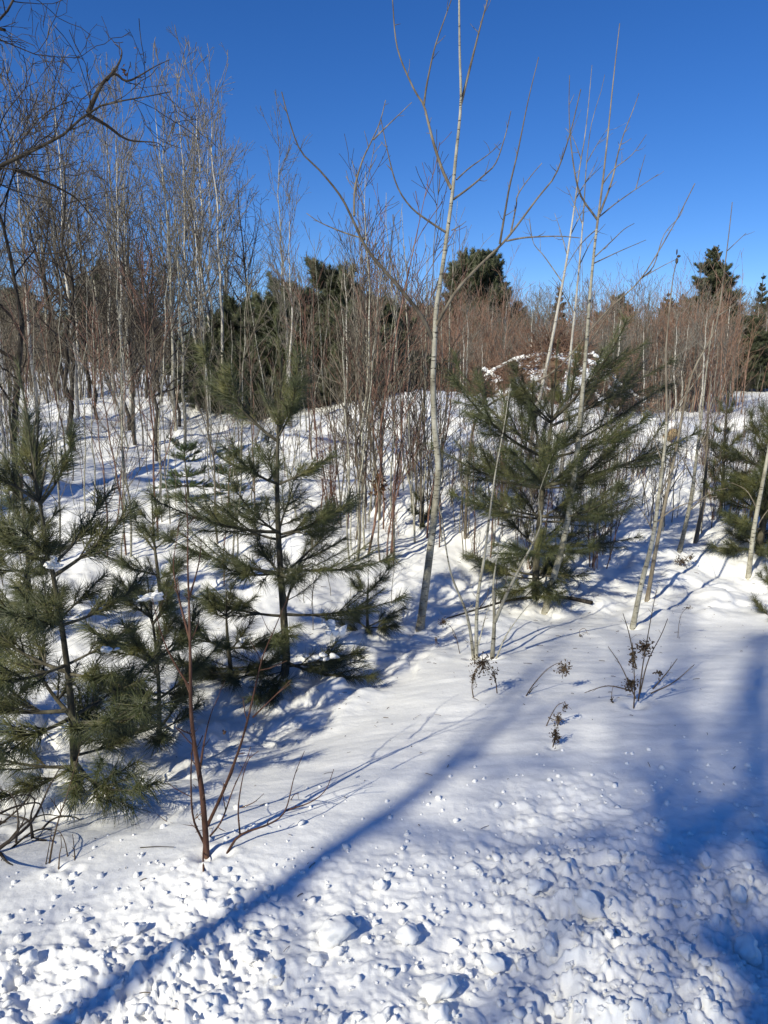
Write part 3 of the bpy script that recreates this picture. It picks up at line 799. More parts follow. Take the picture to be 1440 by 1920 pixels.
def branch_proto(L, g, dens, ln, w, mat, sides=(3, 6), bare=.42, curve=.22, ang=(22, 58), upright=False):
    x = np.linspace(0, 1, 9)
    P = np.stack([x * L, .05 * L * np.sin(x * 3 + g.uniform(0, 3)) * x, curve * L * x * x * g.uniform(.6, 1.3)], 1)
    tb = Tubes().add(P, np.linspace(.006 + .008 * L, .0022, 9), 6)
    V, _ = needles_on(P, g, dens, ln, ang, w, bare)
    Vs = [V]
    if not upright:
        for node in ([.18, .34, .5, .66, .82, 1.0] if L > 2 else [.28, .5, .74, 1.0] if L > .4 else [.4, .7, 1.0]):
            k = g.integers(*sides) if node < 1 else g.integers(2, 5)
            for _ in range(k):
                i = node * 8; p = P[min(8, int(i))]
                T = norm(P[min(8, int(i))] - P[max(0, int(i) - 1)])
                az = g.uniform(0, 6.28); a = g.uniform(.5, .95) if node < 1 else g.uniform(.3, .75)
                side = np.array([0, math.cos(az), .55 * math.sin(az)])
                d = norm(T * math.cos(a) + side * math.sin(a) + [0, 0, .12])
                sl = L * g.uniform(.28, .5) * (1.25 - node * .65) if node < 1 else g.uniform(.06, .13)
                n = 5; Q = [p]
                for _k in range(n - 1):
                    d = norm(d + [0.04, 0, .07]); Q.append(Q[-1] + d * sl / (n - 1))
                Q = np.array(Q)
                tb.add(Q, np.linspace(.0045, .0018, n), 5)
                V, _ = needles_on(Q, g, dens, ln, ang, w, .25 if node < .6 else .05)
                Vs.append(V)
    return tb.mesh('branch', M_PINEBARK), needle_mesh(Vs, mat)

G = np.random.default_rng(21)
BR = {}
for L in (.3, .45, .6, .8, 1.05):
    BR[L] = [branch_proto(L, G, 440, .115, .0031, M_NEEDLE, (3, 5), .44, ang=(24, 68)) for _ in range(4)]
UPR = [branch_proto(.42, G, 270, .092, .0030, M_NEEDLE, bare=.05, curve=.03, ang=(12, 34), upright=True) for _ in range(4)]
FIR = {.45: [branch_proto(.45, G, 1300, .035, .0022, M_NEEDLE_FIR, (4, 7), .15, .02, (40, 75)) for _ in range(4)]}
FARB = {L: [branch_proto(L, G, 300, .16, .018, M_NEEDLE_FAR, (4, 7), .15, .12, (20, 75)) for _ in range(4)] for L in (1.05,)}
FARB[2.4] = [branch_proto(2.4, G, 240, .20, .026, M_NEEDLE_FAR, (6, 9), .12, .10, (20, 75)) for _ in range(4)]

def add_branch(root, proto, p, az, el, scale, roll=0.0, name='branch'):
    wood, need = proto
    d = Vector((math.cos(az) * math.cos(el), math.sin(az) * math.cos(el), math.sin(el)))
    z = Vector((0, 0, 1)); y = z.cross(d).normalized() if abs(d.z) < .999 else Vector((0, 1, 0)); zz = d.cross(y)
    m = Matrix((d, y, zz)).transposed().to_4x4() @ Matrix.Rotation(roll, 4, 'X')
    o = put(name, wood, root); o.matrix_local = Matrix.Translation(Vector(p)) @ m @ Matrix.Scale(scale, 4)
    put('needles', need, o)
    return o

def pine(name, label, base, height, spread, trunk_r, seed, whorls=None, lean=(0, 0), protos=None, leaders=1, el=(8, 62), group=None, nbr=(4, 6), low=.16, rnd=0, keep=None, tmat=None, cat='pine tree', leader_len=1.0):
    g = np.random.default_rng(seed); protos = protos or BR
    base = np.asarray(base, float)
    root = thing(name, label, cat, base, group)
    z = np.linspace(0, 1, 12)
    T = np.stack([lean[0] * z ** 1.3 + .012 * height * np.sin(z * 5 + seed), lean[1] * z ** 1.3 + .012 * height * np.cos(z * 4 + seed), height * z - .08 * (1 - z)], 1)
    T[0] = [0, 0, -.1]
    put('trunk', Tubes().add(T, trunk_r * (1 - .86 * z), 9).mesh('trunk', tmat or M_PINEBARK), root)
    nw = whorls or max(4, int(height / .34))
    keys = sorted(protos)
    for w in range(nw):
        t = low + ((0.76 if protos is BR else 0.93) - low) * (w / (nw - 1)) + g.uniform(-.015, .015)
        c = np.array([np.interp(t, z, T[:, k]) for k in range(3)])
        q_ = max(0, (t - low) / (1 - low))
        ln = spread * (max(.12, 1 - q_ ** 2.2) ** .6 if rnd == 1 else 1.06 - .18 * abs(q_ - .45) * 2 if rnd == 2 else 1 - .9 * q_ if rnd == 3 else 1 - .66 * q_ ** 1.25) * (1.15 if rnd == 1 and w < 2 and protos is BR else 0.75 if w == 0 else 1)
        k = int(g.integers(nbr[0], nbr[1] + 1)) - (1 if protos is BR and w > nw * .55 else 0); a0 = g.uniform(0, 6.28)
        for b in range(k):
            az = a0 + b * 6.283 / k + g.uniform(-.3, .3)
            if g.random() < .06: continue
            L = ln * g.uniform(.5, 1.2)
            e = R(el[0] + (el[1] - el[0]) * t ** 1.6 + g.uniform(-9, 9))
            key = min(keys, key=lambda q: abs(q - L))
            s = L / key
            pr = protos[key][int(g.integers(len(protos[key])))]
            add_branch(root, pr, c + [0, 0, g.uniform(-.03, .03)], az, e, float(np.clip(s, .5, 3)) if protos is not FARB else s, g.uniform(-.5, .5))
    # leaders
    top = T[-1]
    if protos is BR:
        def on(t): return np.array([np.interp(t, z, T[:, q]) for q in range(3)])
        sc = leader_len * height * .17 / .42
        for k in range(leaders):
            add_branch(root, UPR[int(g.integers(4))], on(.93 - .1 * k), g.uniform(0, 6), R(87 - 7 * k), sc * 1.05, 0, 'leader')
        add_branch(root, UPR[int(g.integers(4))], on(.80), g.uniform(0, 6), R(88), sc * .9, 0, 'leader')
        for tt, n_, lo_, hi_, f_ in ((.90, 2, 58, 70, .6), (.79, 3, 48, 62, .85)):
            a0 = g.uniform(0, 6)
            for k in range(n_):
                add_branch(root, UPR[int(g.integers(4))], on(tt), a0 + k * 6.283 / n_ + g.uniform(-.4, .4), R(g.uniform(lo_, hi_)), sc * f_ * g.uniform(.8, 1.2), 0, 'leader')
    return root

def top_z(v, Y):
    return at(720, v, Y)[2]

def pine_px(label, base_px, top_v, spread_px, seed, Y=None, trunk_px=8, lean_px=0, **kw):
    b = ground(*base_px) if Y is None else at(base_px[0], base_px[1], Y)
    if Y is not None: b[2] = float(H(b[0], b[1]))
    h = top_z(top_v, b[1]) - b[2]
    return pine(kw.pop('name', 'pine_sapling'), label, b, h, spread_px / FPX * b[1], trunk_px / FPX * b[1], seed, lean=(lean_px / FPX * b[1], 0), **kw), b

PINES = {}
_, PINES['a'] = pine_px('nearest young white pine at the left with long needles and a bare lower trunk', (140, 1484), 770, 215, 31, trunk_px=9, lean_px=-15, whorls=6, leaders=2, el=(-6, 62), nbr=(5, 6), low=.11, rnd=1)
_, PINES['b'] = pine_px('young white pine just right of the red-brown sapling, with a feathery tall leader', (531, 1268), 660, 235, 33, trunk_px=9, lean_px=12, whorls=6, el=(-8, 58), nbr=(4, 6), low=.08, rnd=1)
_, PINES['c'] = pine_px('broad dark young white pine right of the tall birch sapling', (1006, 1122), 690, 220, 35, trunk_px=8, lean_px=14, whorls=6, el=(-6, 46), nbr=(5, 7), low=.13, rnd=2)
_, PINES['d'] = pine_px('bushy young pine at the right edge below the far field', (1425, 1040), 745, 120, 37, trunk_px=8, whorls=8, el=(0, 60), nbr=(5, 7), low=.1)
pine_px('slender pine top just left of the bushy right-edge pine', (1348, 960), 725, 45, 39, trunk_px=4, whorls=6, el=(15, 65), nbr=(3, 4))
pine_px('small pine nearly buried in snow at the right edge, lowest on that side', (1452, 1160), 1085, 60, 41, trunk_px=5, whorls=2, el=(5, 30))
pine_px('low spreading pine between the nearest left pine and the red-brown sapling', (300, 1395), 1085, 150, 43, trunk_px=6, whorls=4, el=(5, 50))
pine_px('dark small pine tucked behind the red-brown sapling', (432, 1280), 1110, 120, 45, trunk_px=6, whorls=3, el=(5, 45))
pine_px('young pine cut off by the left edge of the photo', (-60, 1420), 960, 160, 47, trunk_px=8, whorls=5, el=(5, 58))
pine_px('young white pine standing second back at left, two thin leaders against the forest floor', (60, 1190), 770, 130, 49, trunk_px=6, whorls=5, leaders=2, el=(10, 66), nbr=(3, 5))
pine_px('small pine with few branches behind the gap between the two big left pines', (300, 1150), 925, 95, 51, trunk_px=5, whorls=4, el=(15, 60), nbr=(3, 4))
pine_px('tiny pine sprig in the snow left of the tall birch sapling, in shade', (690, 1180), 1085, 85, 53, trunk_px=4, whorls=2, el=(5, 35), nbr=(4, 5))
pine_px('little pine behind the tall birch sapling on the bright slope', (793, 985), 930, 30, 55, trunk_px=3, whorls=3, el=(5, 50), nbr=(3, 4))
# fir seedlings with flat boughs
pine_px('small green fir with flat snowy boughs in the hollow left of the middle', (352, 935), 838, 62, 57, trunk_px=3, whorls=5, el=(-5, 40), protos=FIR, name='fir_seedling', cat='fir tree', low=.1)
pine_px('small green fir right of the other one, nearer the big pine', (432, 968), 860, 58, 59, trunk_px=3, whorls=5, el=(-5, 40), protos=FIR, name='fir_seedling', cat='fir tree', low=.1)

# snow held in the pines
def held(label, u, v, Y, rx, rz, seed):
    g = np.random.default_rng(seed); p = at(u, v, Y); s = Y / FPX
    Vs = []
    for k in range(7):
        q = g.normal(size=3) * [rx * .55, rx * .5, rz * .28]; f = g.uniform(.35, .62)
        Vs.append((lump_verts(ICO2, g, .5) * np.array([rx, rx * .8, max(rz, rx * .6)]) * f + q) * s)
    T = np.concatenate([ICO2[1] + k * len(ICO2[0]) for k in range(7)])
    tag(put('snow_clump', build_mesh('snow_clump', np.concatenate(Vs), None, T, M_LUMP), None, p), label, 'snow clump')
YA, YB, YC = PINES['a'][1], PINES['b'][1], PINES['c'][1]
held('white clump of snow caught high in the nearest left pine, left of its trunk', 95, 1058, YA - .12, 17, 11, 1)
held('flat pat of snow caught right of the trunk of the nearest left pine', 196, 1216, YA - .05, 17, 10, 2)
held('snow pat low in the nearest left pine beside its dark trunk', 118, 1371, YA - .12, 15, 7, 3)
held('bluish snow clump between the two big left pines', 286, 1120, YA + .5, 20, 12, 4)
held('bright snow clump on the lower right boughs of the pine beside the red-brown sapling', 622, 1182, YB - .3, 17, 14, 5)
held('shaded snow clump under the right boughs of the pine beside the red-brown sapling', 600, 1233, YB - .25, 20, 12, 6)
held('small snow pat left of the trunk of the pine beside the red-brown sapling', 462, 1200, YB - .2, 13, 7, 7)
held('shaded snow pat just left of the dark trunk low in the second big pine', 500, 1205, YB - .15, 10, 6, 8)

# ------------------------------------------------------------------ bare tree kinds
def bare_kind(kind, seed):
    g = np.random.default_rng(seed)
    tr, cr = Tubes(), Tubes()
    if kind == 'birch':          # slender, white, upswept fine twigs; 8 m
        Hh = 8.0; n = 18; z = np.linspace(0, 1, n)
        wob = np.cumsum(g.normal(0, .035, (n, 2)), 0)
        P = np.concatenate([wob, (z * Hh)[:, None]], 1); P[0, 2] = -.3
        ra = .052 * (1 - z) ** 1.15 + .0024
        tr.add(P[:15], ra[:15], 8); cr.add(P[14:], ra[14:], 6)
        A, ar = grow(P[None], ra[None], g, 4.6, (.25, .96), (24, 46), .34, 2.8, .35, 9, .09, .10, .55, .010, .75)
        B, br = grow(A, ar, g, 4.6, (.15, 1), (25, 52), .42, 1.1, .18, 6, .07, .14, .7, .009, .5)
        D, dr = grow(B, br, g, 4.2, (.2, 1), (25, 55), .5, .5, .08, 3, .06, .14, .8, .010, .4)
        cr.add(A, np.maximum(ar, .0075), 5).add(B, np.maximum(br, .0052), 3).add(D, np.maximum(dr, .0036), 3); mats = (M_BIRCH, M_ASHTWIG)
        if seed % 2: mats = (M_POPLAR, M_ASHTWIG)
    elif kind == 'dark':         # crooked, dark, wide twigs; 8 m
        Hh = 8.0; n = 16; z = np.linspace(0, 1, n)
        wob = np.cumsum(g.normal(0, .09, (n, 2)), 0)
        P = np.concatenate([wob, (z * Hh)[:, None]], 1); P[0, 2] = -.3
        ra = .080 * (1 - z) ** 1.1 + .006
        tr.add(P, ra, 9)
        A, ar = grow(P[None], ra[None], g, 3.2, (.2, .98), (40, 75), .36, 3.2, .4, 10, .05, .16, .6, .011, .55)
        B, br = grow(A, ar, g, 4.2, (.2, 1), (35, 70), .42, 1.3, .15, 7, .04, .2, .6, .008, .4)
        D, dr = grow(B, br, g, 5.0, (.15, 1), (35, 70), .5, .6, .08, 4, .04, .22, .8, .009, .4)
        cr.add(A, np.maximum(ar, .0085), 6).add(B, np.maximum(br, .006), 4).add(D, np.maximum(dr, .0042), 3); mats = (M_DARK, M_DARKTWIG)
    elif kind == 'shoot':        # straight thin reddish stem; 4 m
        Hh = 4.0; n = 12; z = np.linspace(0, 1, n)
        wob = np.cumsum(g.normal(0, .025, (n, 2)), 0) + np.outer(z, g.normal(0, .25, 2))
        P = np.concatenate([wob, (z * Hh)[:, None]], 1); P[0, 2] = -.2
        ra = .0125 * (1 - z) ** .9 + .0025
        tr.add(P, ra, 6)
        A, ar = grow(P[None], ra[None], g, 4.0, (.18, .97), (22, 45), .30, 1.5, .15, 7, .06, .07, .55, .005, .6)
        B, br = grow(A, ar, g, 5.0, (.2, 1), (22, 45), .4, .5, .06, 4, .06, .1, .6, .005, .4)
        cr.add(A, np.maximum(ar, .0038), 4).add(B, np.maximum(br, .003), 3); mats = (M_REDTWIG, M_REDTWIG)
        if seed % 3 == 0: mats = (M_POPLAR, M_GREYTWIG)
        if seed % 3 == 1: mats = (M_GREYTWIG, M_DARKTWIG)
    elif kind == 'brush':        # many-stemmed scrub; 2 m
        n = 8; k = 9
        z = np.linspace(0, 1, n)
        P = np.empty((k, n, 3))
        for i in range(k):
            d = g.normal(0, .38, 2)
            P[i, :, :2] = np.outer(z ** 1.2, d) + np.cumsum(g.normal(0, .02, (n, 2)), 0) + g.normal(0, .12, 2); P[i, :, 2] = z * g.uniform(1.2, 2.2) - .1
        ra = np.tile(.009 * (1 - z) + .0022, (k, 1))
        tr.add(P, ra, 5)
        A, ar = grow(P, ra, g, 5, (.15, 1), (25, 55), .35, .8, .1, 5, .03, .1, .6, .005, .5)
        B, br = grow(A, ar, g, 6, (.2, 1), (25, 55), .45, .35, .05, 3, .03, .12, .6, .005, .4)
        cr.add(A, ar, 3).add(B, br, 3); mats = (M_REDTWIG, M_REDTWIG) if seed % 2 else (M_GREYTWIG, M_DARKTWIG)
    return tr.mesh('trunk', mats[0]), cr.mesh('crown', mats[1])

KIND = {k: [bare_kind(k, 100 * i + 10 * j + j) for j in range(n)] for i, (k, n) in enumerate([('birch', 6), ('dark', 5), ('shoot', 9), ('brush', 6)])}
CROWN = {'birch': 'crown', 'dark': 'crown', 'shoot': 'twigs', 'brush': 'twigs'}
STEM = {'birch': 'trunk', 'dark': 'trunk', 'shoot': 'stem', 'brush': 'stems'}
HGT = {'birch': 8.0, 'dark': 8.0, 'shoot': 4.0, 'brush': 2.0}
def bare(kind, name, label, cat, x, y, h, group=None, j=None, lean=(0, 0), rz=None, wide=1.0):
    j = random.randrange(len(KIND[kind])) if j is None else j
    t, c = KIND[kind][j]
    root = thing(name, label, cat, (x, y, float(H(x, y))), group)
    s = h / HGT[kind]
    root.scale = (s * wide, s * wide, s)
    root.rotation_euler = (lean[0], lean[1], rng.uniform(0, 6.28) if rz is None else rz)
    put(STEM[kind], t, root); put(CROWN[kind], c, root)['kind'] = 'stuff'
    return root

def XY(u, Y):
    return (u - 720) / FPX * (Y * CP + 0.3), Y     # spot at forward distance Y seen near column u

# --- left stand, prominent ones first
for (u, Y, topv, j, lab) in [
    (372, 17, 95, 0, 'tall white birch, left stem of the bright trio behind the left-hand pines'),
    (398, 17.4, 85, 2, 'tall white birch, middle stem of the bright trio behind the left-hand pines'),
    (420, 16.6, 110, 4, 'tall white birch, right stem of the bright trio behind the left-hand pines'),
    (238, 14, 150, 2, 'slim white birch left of the bright trio, half hidden by dark twigs'),
    (548, 13, 330, 0, 'pale slender birch in front of the dark evergreen mass'),
    (648, 12, 420, 4, 'orange-white thin birch at the right of the dark evergreen mass'),
    (8, 10, 260, 2, 'whitish birch trunk at the very left edge'),
    (70, 15, 100, 4, 'thin white birch beside the crooked dark trunk at far left'),
    (150, 16, 60, 0, 'white birch whose bright stem shows above the big oak bough')]:
    x, y = XY(u, Y); h = top_z(topv, y) - float(H(x, y))
    bare('birch', 'birch_tree', lab, 'tree', x, y, h, None, j, wide=.9)
for (u, Y, topv, j, lab) in [
    (32, 9.0, 40, 0, 'crooked dark trunk nearest at the far left of the bare stand'),
    (335, 15.5, 380, 1, 'thick dark tree with its foot on the snow crest behind the left-hand pines'),
    (250, 13, 330, 2, 'dark leaning tree left of the thick dark one on the snow crest'),
    (150, 12, 170, 3, 'dark twiggy tree under the big oak bough'),
    (460, 18, 300, 4, 'dark twiggy tree between the bright birch trio and the evergreen mass')]:
    x, y = XY(u, Y); h = top_z(topv, y) - float(H(x, y))
    bare('dark', 'dark_tree', lab, 'tree', x, y, h, None, j, wide=.75)
# --- the rest of the left stand
def size_word(v): return 'very tall' if v < 180 else 'tall' if v < 290 else 'middling' if v < 380 else 'shorter'
def stand_zone(u, Y):
    a = 'at its far left end' if u < 110 else 'left of the birch trio' if u < 330 else 'beside the birch trio' if u < 470 else 'right of the birch trio'
    return ('front row, ' if Y < 17 else 'deep inside, ' if Y > 24 else '') + a
for k in range(23):
    Y = rng.uniform(12, 26); u = rng.uniform(-60, 500) if k % 4 else rng.uniform(380, 700)
    x, y = XY(u, Y); topv = rng.uniform(90, 330) + max(0, u - 420) * .8 + (0 if u > 60 else 40)
    bare('birch', 'birch_tree', f'{size_word(topv)} thin bare birch of the left stand, {stand_zone(u, Y)}', 'tree', x, y, top_z(topv, y) - float(H(x, y)), 'thin birches of the left-hand stand', wide=.85)
for k in range(15):
    Y = rng.uniform(11, 32); u = rng.uniform(-80, 470)
    x, y = XY(u, Y); topv = rng.uniform(230, 460)
    bare('dark', 'dark_tree', f'{size_word(topv)} dark bare tree of the left stand, {stand_zone(u, Y)}', 'tree', x, y, top_z(topv, y) - float(H(x, y)), 'dark bare trees of the left-hand stand', wide=.85)
# trees of the same stand beyond the left edge, whose shadows stripe the snow
for k in range(26):
    x = rng.uniform(-13, -5.5); y = rng.uniform(3, 14)
    if x > -.60 * y - 2.2: x = -.60 * y - 2.2 - rng.uniform(0, 3)
    bare('dark' if k % 2 else 'birch', 'dark_tree' if k % 2 else 'birch_tree', 'bare tree beyond the left edge of the photo', 'tree', x, y, rng.uniform(5, 9), 'bare trees beyond the left edge', wide=.9)
# --- thin shoots
def shoots(n, u0, u1, v0, v1, t0, t1, label, group, js=None, seed=0):
    g = np.random.default_rng(seed)
    for k in range(n):
        u = g.uniform(u0, u1); v = g.uniform(v0, v1); p = ground(u, v)
        h = top_z(g.uniform(t0, t1), p[1]) - p[2]
        j = int(g.integers(9)) if js is None else int(g.choice(js)); h = max(.8, h)
        tone = ('reddish', 'dark grey', 'pale')[j % 3]
        size = 'tall' if h > 2.7 else 'waist-high' if h < 1.5 else 'mid-height'
        side = ('left side' if u < u0 + (u1 - u0) / 3 else 'middle' if u < u0 + 2 * (u1 - u0) / 3 else 'right side')
        bare('shoot', 'bare_shoot', f'{size} {tone} shoot {label}, {side}', 'sapling', p[0], p[1], h, group, j, lean=(g.normal(0, .05), g.normal(0, .05)))
shoots(48, 640, 840, 870, 1060, 330, 680, 'on the snow slope left of the tall birch sapling', 'shoots left of the birch sapling', [0, 3, 1, 2, 5, 8, 4], 1)
shoots(16, 560, 720, 800, 900, 420, 600, 'in front of the dark evergreen mass', 'shoots before the evergreen mass', None, 2)
shoots(78, 850, 1200, 850, 1060, 620, 820, 'on the bright slope around the right-hand pine', 'shoots around the right-hand pine', [1, 4, 7, 2, 5, 0], 3)
shoots(50, 1180, 1440, 840, 1010, 640, 840, 'between right-hand pine and right edge', 'shoots near the right edge', [1, 4, 7, 2, 8, 3], 4)
shoots(72, 0, 600, 830, 1100, 420, 800, 'among the left-hand pines', 'shoots at the edge of the left-hand stand', [2, 5, 8, 1, 4, 0], 5)
shoots(8, 540, 760, 1080, 1200, 880, 1020, 'beside the pine next to the red-brown sapling', 'short shoots in the hollow', [1, 4], 6)

# --- low tangled scrub on the slope
for k in range(34):
    u, v = ((rng.uniform(840, 1200), rng.uniform(900, 1070)) if k % 3 == 0 else (rng.uniform(1180, 1440), rng.uniform(850, 1000)) if k % 3 == 1 else (rng.uniform(620, 820), rng.uniform(860, 1020)))
    p = ground(u, v); h = rng.uniform(.7, 1.5); j = k % 6
    place = 'around the right-hand pine' if k % 3 == 0 else 'towards the right edge' if k % 3 == 1 else 'left of the tall birch sapling'
    bare('brush', 'scrub_bush', f"{'waist-high' if h > 1.1 else 'knee-high'} {'reddish' if j % 2 else 'grey'} twiggy bush on the snow slope {place}", 'bush', p[0], p[1], h, 'twiggy bushes on the snow slope', j, wide=.8)

# --- white birches traced on the right
traced_tree('birch_tree', 'white birch standing behind the right-hand pine, leaning right', 'tree',
            ([(985, 905), (1000, 800), (1015, 730), (1031, 659), (1050, 557), (1061, 497), (1071, 430), (1080, 366), (1087, 314), (1097, 254), (1104, 190), (1110, 122)], 5.2, .6),
            [([(1055, 530), (1020, 480), (1000, 455), (992, 410)], 1.6, .7, .4), ([(1064, 480), (1050, 430), (1040, 400)], 1.4, .6, .3), ([(1080, 372), (1100, 340), (1130, 310)], 1.5, .6, .4), ([(1070, 440), (1090, 400), (1100, 380)], 1.4, .6, .4), ([(1090, 300), (1075, 260), (1060, 240)], 1.3, .6, .3)],
            (M_BIRCH, M_ASHTWIG), 6, .30, 61, split=.72)
traced_tree('birch_tree', 'second white birch behind the right-hand pine, more upright', 'tree',
            ([(1052, 895), (1062, 760), (1070, 660), (1080, 565), (1093, 415), (1100, 302), (1110, 227), (1125, 179), (1134, 140)], 4.2, .5),
            [([(1085, 500), (1110, 450), (1135, 420)], 1.4, .6, .4), ([(1092, 420), (1076, 380), (1062, 350)], 1.4, .6, .4), ([(1100, 305), (1120, 270), (1140, 240)], 1.2, .6, .3), ([(1078, 590), (1050, 540), (1035, 520)], 1.4, .6, .3)],
            (M_BIRCH, M_ASHTWIG), 6, .30, 62, split=.68)

# ------------------------------------------------------------------ oak with its bough reaching in from the left
ob = np.array([-5.9, 7.4, 0.0]); ob[2] = float(H(ob[0], ob[1]))
root = thing('oak_tree', 'old dark oak just beyond the left edge, thick bough reaching into the top left corner', 'tree', ob)
OT = smooth_path([ob - [0, 0, .2], ob + [.1, 0, 1.5], ob + [.0, .1, 3.2], ob + [-.1, 0, 5], ob + [.1, -.1, 7.2]], 16)
put('trunk', Tubes().add(OT, np.linspace(.20, .05, 16), 12).mesh('trunk', M_DARK, ob), root)
for i, (px, r0, r1, dy, start) in enumerate([
    ([(-60, 345), (0, 312), (45, 290), (90, 268), (130, 245), (165, 210), (200, 195), (240, 187), (270, 182), (320, 172)], 13, 1.6, -.5, 6),
    ([(165, 212), (190, 160), (215, 138), (240, 152), (290, 125), (318, 112)], 4.5, 1.2, .3, None),
    ([(200, 150), (222, 120), (228, 95), (212, 78)], 3, 1.0, .2, None),
    ([(165, 215), (200, 235), (240, 262), (295, 268), (310, 285)], 3.6, 1.2, .4, None),
    ([(-60, 55), (0, 72), (50, 98), (100, 106), (150, 108)], 6, 1.4, .4, 11),
    ([(-40, 50), (0, 40), (30, -10)], 8, 4, .2, 11),
    ([(30, 318), (70, 335), (140, 370), (180, 420)], 4, 1.2, .5, None),
    ([(-60, 235), (0, 265), (40, 262), (75, 245)], 4, 1.0, -.4, 8)]):
    P = path_px(px, 6.4, dy, 26)
    if start: P = smooth_path(np.vstack([OT[start][None], P[2:]]), 26)
    ra = rad_px(r0, r1 * .45, 26, 6.4)
    A, ar = grow(P[None], ra[None], rng, 9, (.15, 1), (30, 70), .24, .6, .1, 8, .05, .2, .5, .009, .3)
    B, br = grow(A, ar, rng, 8, (.15, 1), (30, 70), .5, .3, .05, 5, .05, .22, .6, .008, .4)
    D, dr = grow(B, br, rng, 9, (.15, 1), (30, 70), .45, .15, .03, 3, .05, .2, .6, .008, .4)
    put('bough', Tubes().add(P, ra, 9).add(A, np.maximum(ar, .0028), 5).add(B, np.maximum(br, .002), 4).add(D, np.maximum(dr, .0015), 3).mesh('bough', M_DARK if i == 0 else M_DARKTWIG, ob), root)

def leaf_clump(label, p, n, size, spread, seed, mat=M_LEAF):
    g = np.random.default_rng(seed); Vs, Qs = [], []
    for k in range(n):
        c = g.normal(size=3) * spread * [.6, .6, 1]; a = norm(g.normal(size=3)); b = norm(np.cross(a, g.normal(size=3))); nn = np.cross(a, b)
        s = size * g.uniform(.6, 1.2)
        top = [c - a * s, c + b * s * .45, c + a * s, c - b * s * .45]
        Vs += [q + nn * s * .04 for q in top] + [q - nn * s * .04 + nn * s * .15 * (i % 2) for i, q in enumerate(top)]
        o = k * 8; Qs += [(o, o + 1, o + 2, o + 3), (o + 7, o + 6, o + 5, o + 4)] + [(o + i, o + 4 + i, o + 4 + (i + 1) % 4, o + (i + 1) % 4) for i in range(4)]
    tag(put('leaf_clump', build_mesh('leaf_clump', Vs, Qs, None, mat, False), None, p), label, 'leaf clump')
leaf_clump('shrivelled brown leaves hanging from the oak bough at top left', at(233, 133, 6.5), 9, .022, .03, 1)
leaf_clump('single dry leaf caught on a fine twig right of the oak bough', at(253, 89, 6.6), 2, .014, .008, 2)
leaf_clump('brown clump of dead leaves hung in the reddish shoots left of the birch sapling', at(709, 912, 7.6), 60, .035, .07, 3)
leaf_clump('small dry leaf curled on the forked twig of the red-brown sapling', at(421, 1376, ground(387, 1606)[1]), 3, .014, .006, 4)
leaf_clump('dry leaf scraps stuck to the foot of the red-brown sapling', at(373, 1528, ground(387, 1606)[1]), 7, .010, .012, 5)

# ------------------------------------------------------------------ dark evergreens behind
for (u, Y, topv, sp, lab) in [(625, 17, 528, 140, 'tallest of the dark pines massed behind the middle shoots'), (545, 16, 560, 130, 'dark pine at the left end of the evergreen mass'), (705, 18, 580, 120, 'dark pine at the right end of the evergreen mass'),
                              (455, 17.5, 585, 120, 'shaded low pine under the bright birch trio'), (650, 15.5, 595, 125, 'lower dark pine in front of the evergreen mass')]:
    x, y = XY(u, Y); z = float(H(x, y)); h = top_z(topv, y) - z
    pine('dark_pine', lab, (x, y, z), h, sp / FPX * Y, .06, int(u), whorls=12, el=(0, 50), protos=FARB, nbr=(6, 8), low=.06)
for (u, Y, topv, sp, w, elv, lab) in [(893, 42, 488, 98, 11, (15, 62), 'big round-topped pine above the reddish thicket left of centre'), (1318, 50, 462, 95, 15, (0, 45), 'tall dark conifer highest on the right horizon'),
                              (1412, 58, 512, 40, 10, (0, 50), 'pointed conifer right of the tall dark one'), (1150, 52, 560, 55, 8, (10, 55), 'low round pine in the thicket below the poplar tip'),
                              (1040, 55, 530, 40, 9, (10, 50), 'small pine top behind the two white birches'), (1240, 62, 545, 45, 9, (5, 50), 'dim conifer left of the tall dark one'),
                              (780, 55, 585, 60, 8, (5, 55), 'far pine just left of the tall birch sapling'), (40, 45, 560, 90, 9, (5, 55), 'far pine behind the bare stand at far left'), (215, 48, 520, 100, 10, (5, 55), 'far conifer behind the bare stand left of the birch trio'),
                              (1300, 44, 590, 50, 7, (5, 50), 'shorter conifer at the left foot of the tall dark one'), (1400, 46, 600, 55, 8, (5, 50), 'broad dark conifer at the right foot of the tall dark one')]:
    x, y = XY(u, Y); z = float(H(x, y)); h = top_z(topv, y) - z
    pine('far_conifer', lab, (x, y, z), h, sp / FPX * Y, .14, int(u) + 1, whorls=int(w * 1.9), el=elv, protos=FARB, nbr=(7, 9), low=.06, rnd=1 if u in (893, 1150, 780) else 3 if u in (1318, 1412, 1040, 1240) else 0)

# ------------------------------------------------------------------ far thicket and far trees
def merge_kind(name, protos, places, mat, label, cat):
    Vs, Qs, o = [], [], 0
    cache = []
    for me in protos:
        V = np.empty(len(me.vertices) * 3, np.float32); me.vertices.foreach_get('co', V)
        q = np.empty(len(me.loops), np.int32); me.loops.foreach_get('vertex_index', q)
        cache.append((V.reshape(-1, 3), q.reshape(-1, 4)))
    for (x, y, s, sz, a, j) in places:
        V, q = cache[j % len(cache)]
        c, n = math.cos(a), math.sin(a)
        W = np.stack([(V[:, 0] * c - V[:, 1] * n) * s + x, (V[:, 0] * n + V[:, 1] * c) * s + y, V[:, 2] * sz + float(H(x, y))], 1)
        Vs.append(W.astype(np.float32)); Qs.append(q + o); o += len(V)
    tag(put(name, build_mesh(name, np.concatenate(Vs), np.concatenate(Qs), None, mat)), label, cat, None, 'stuff')

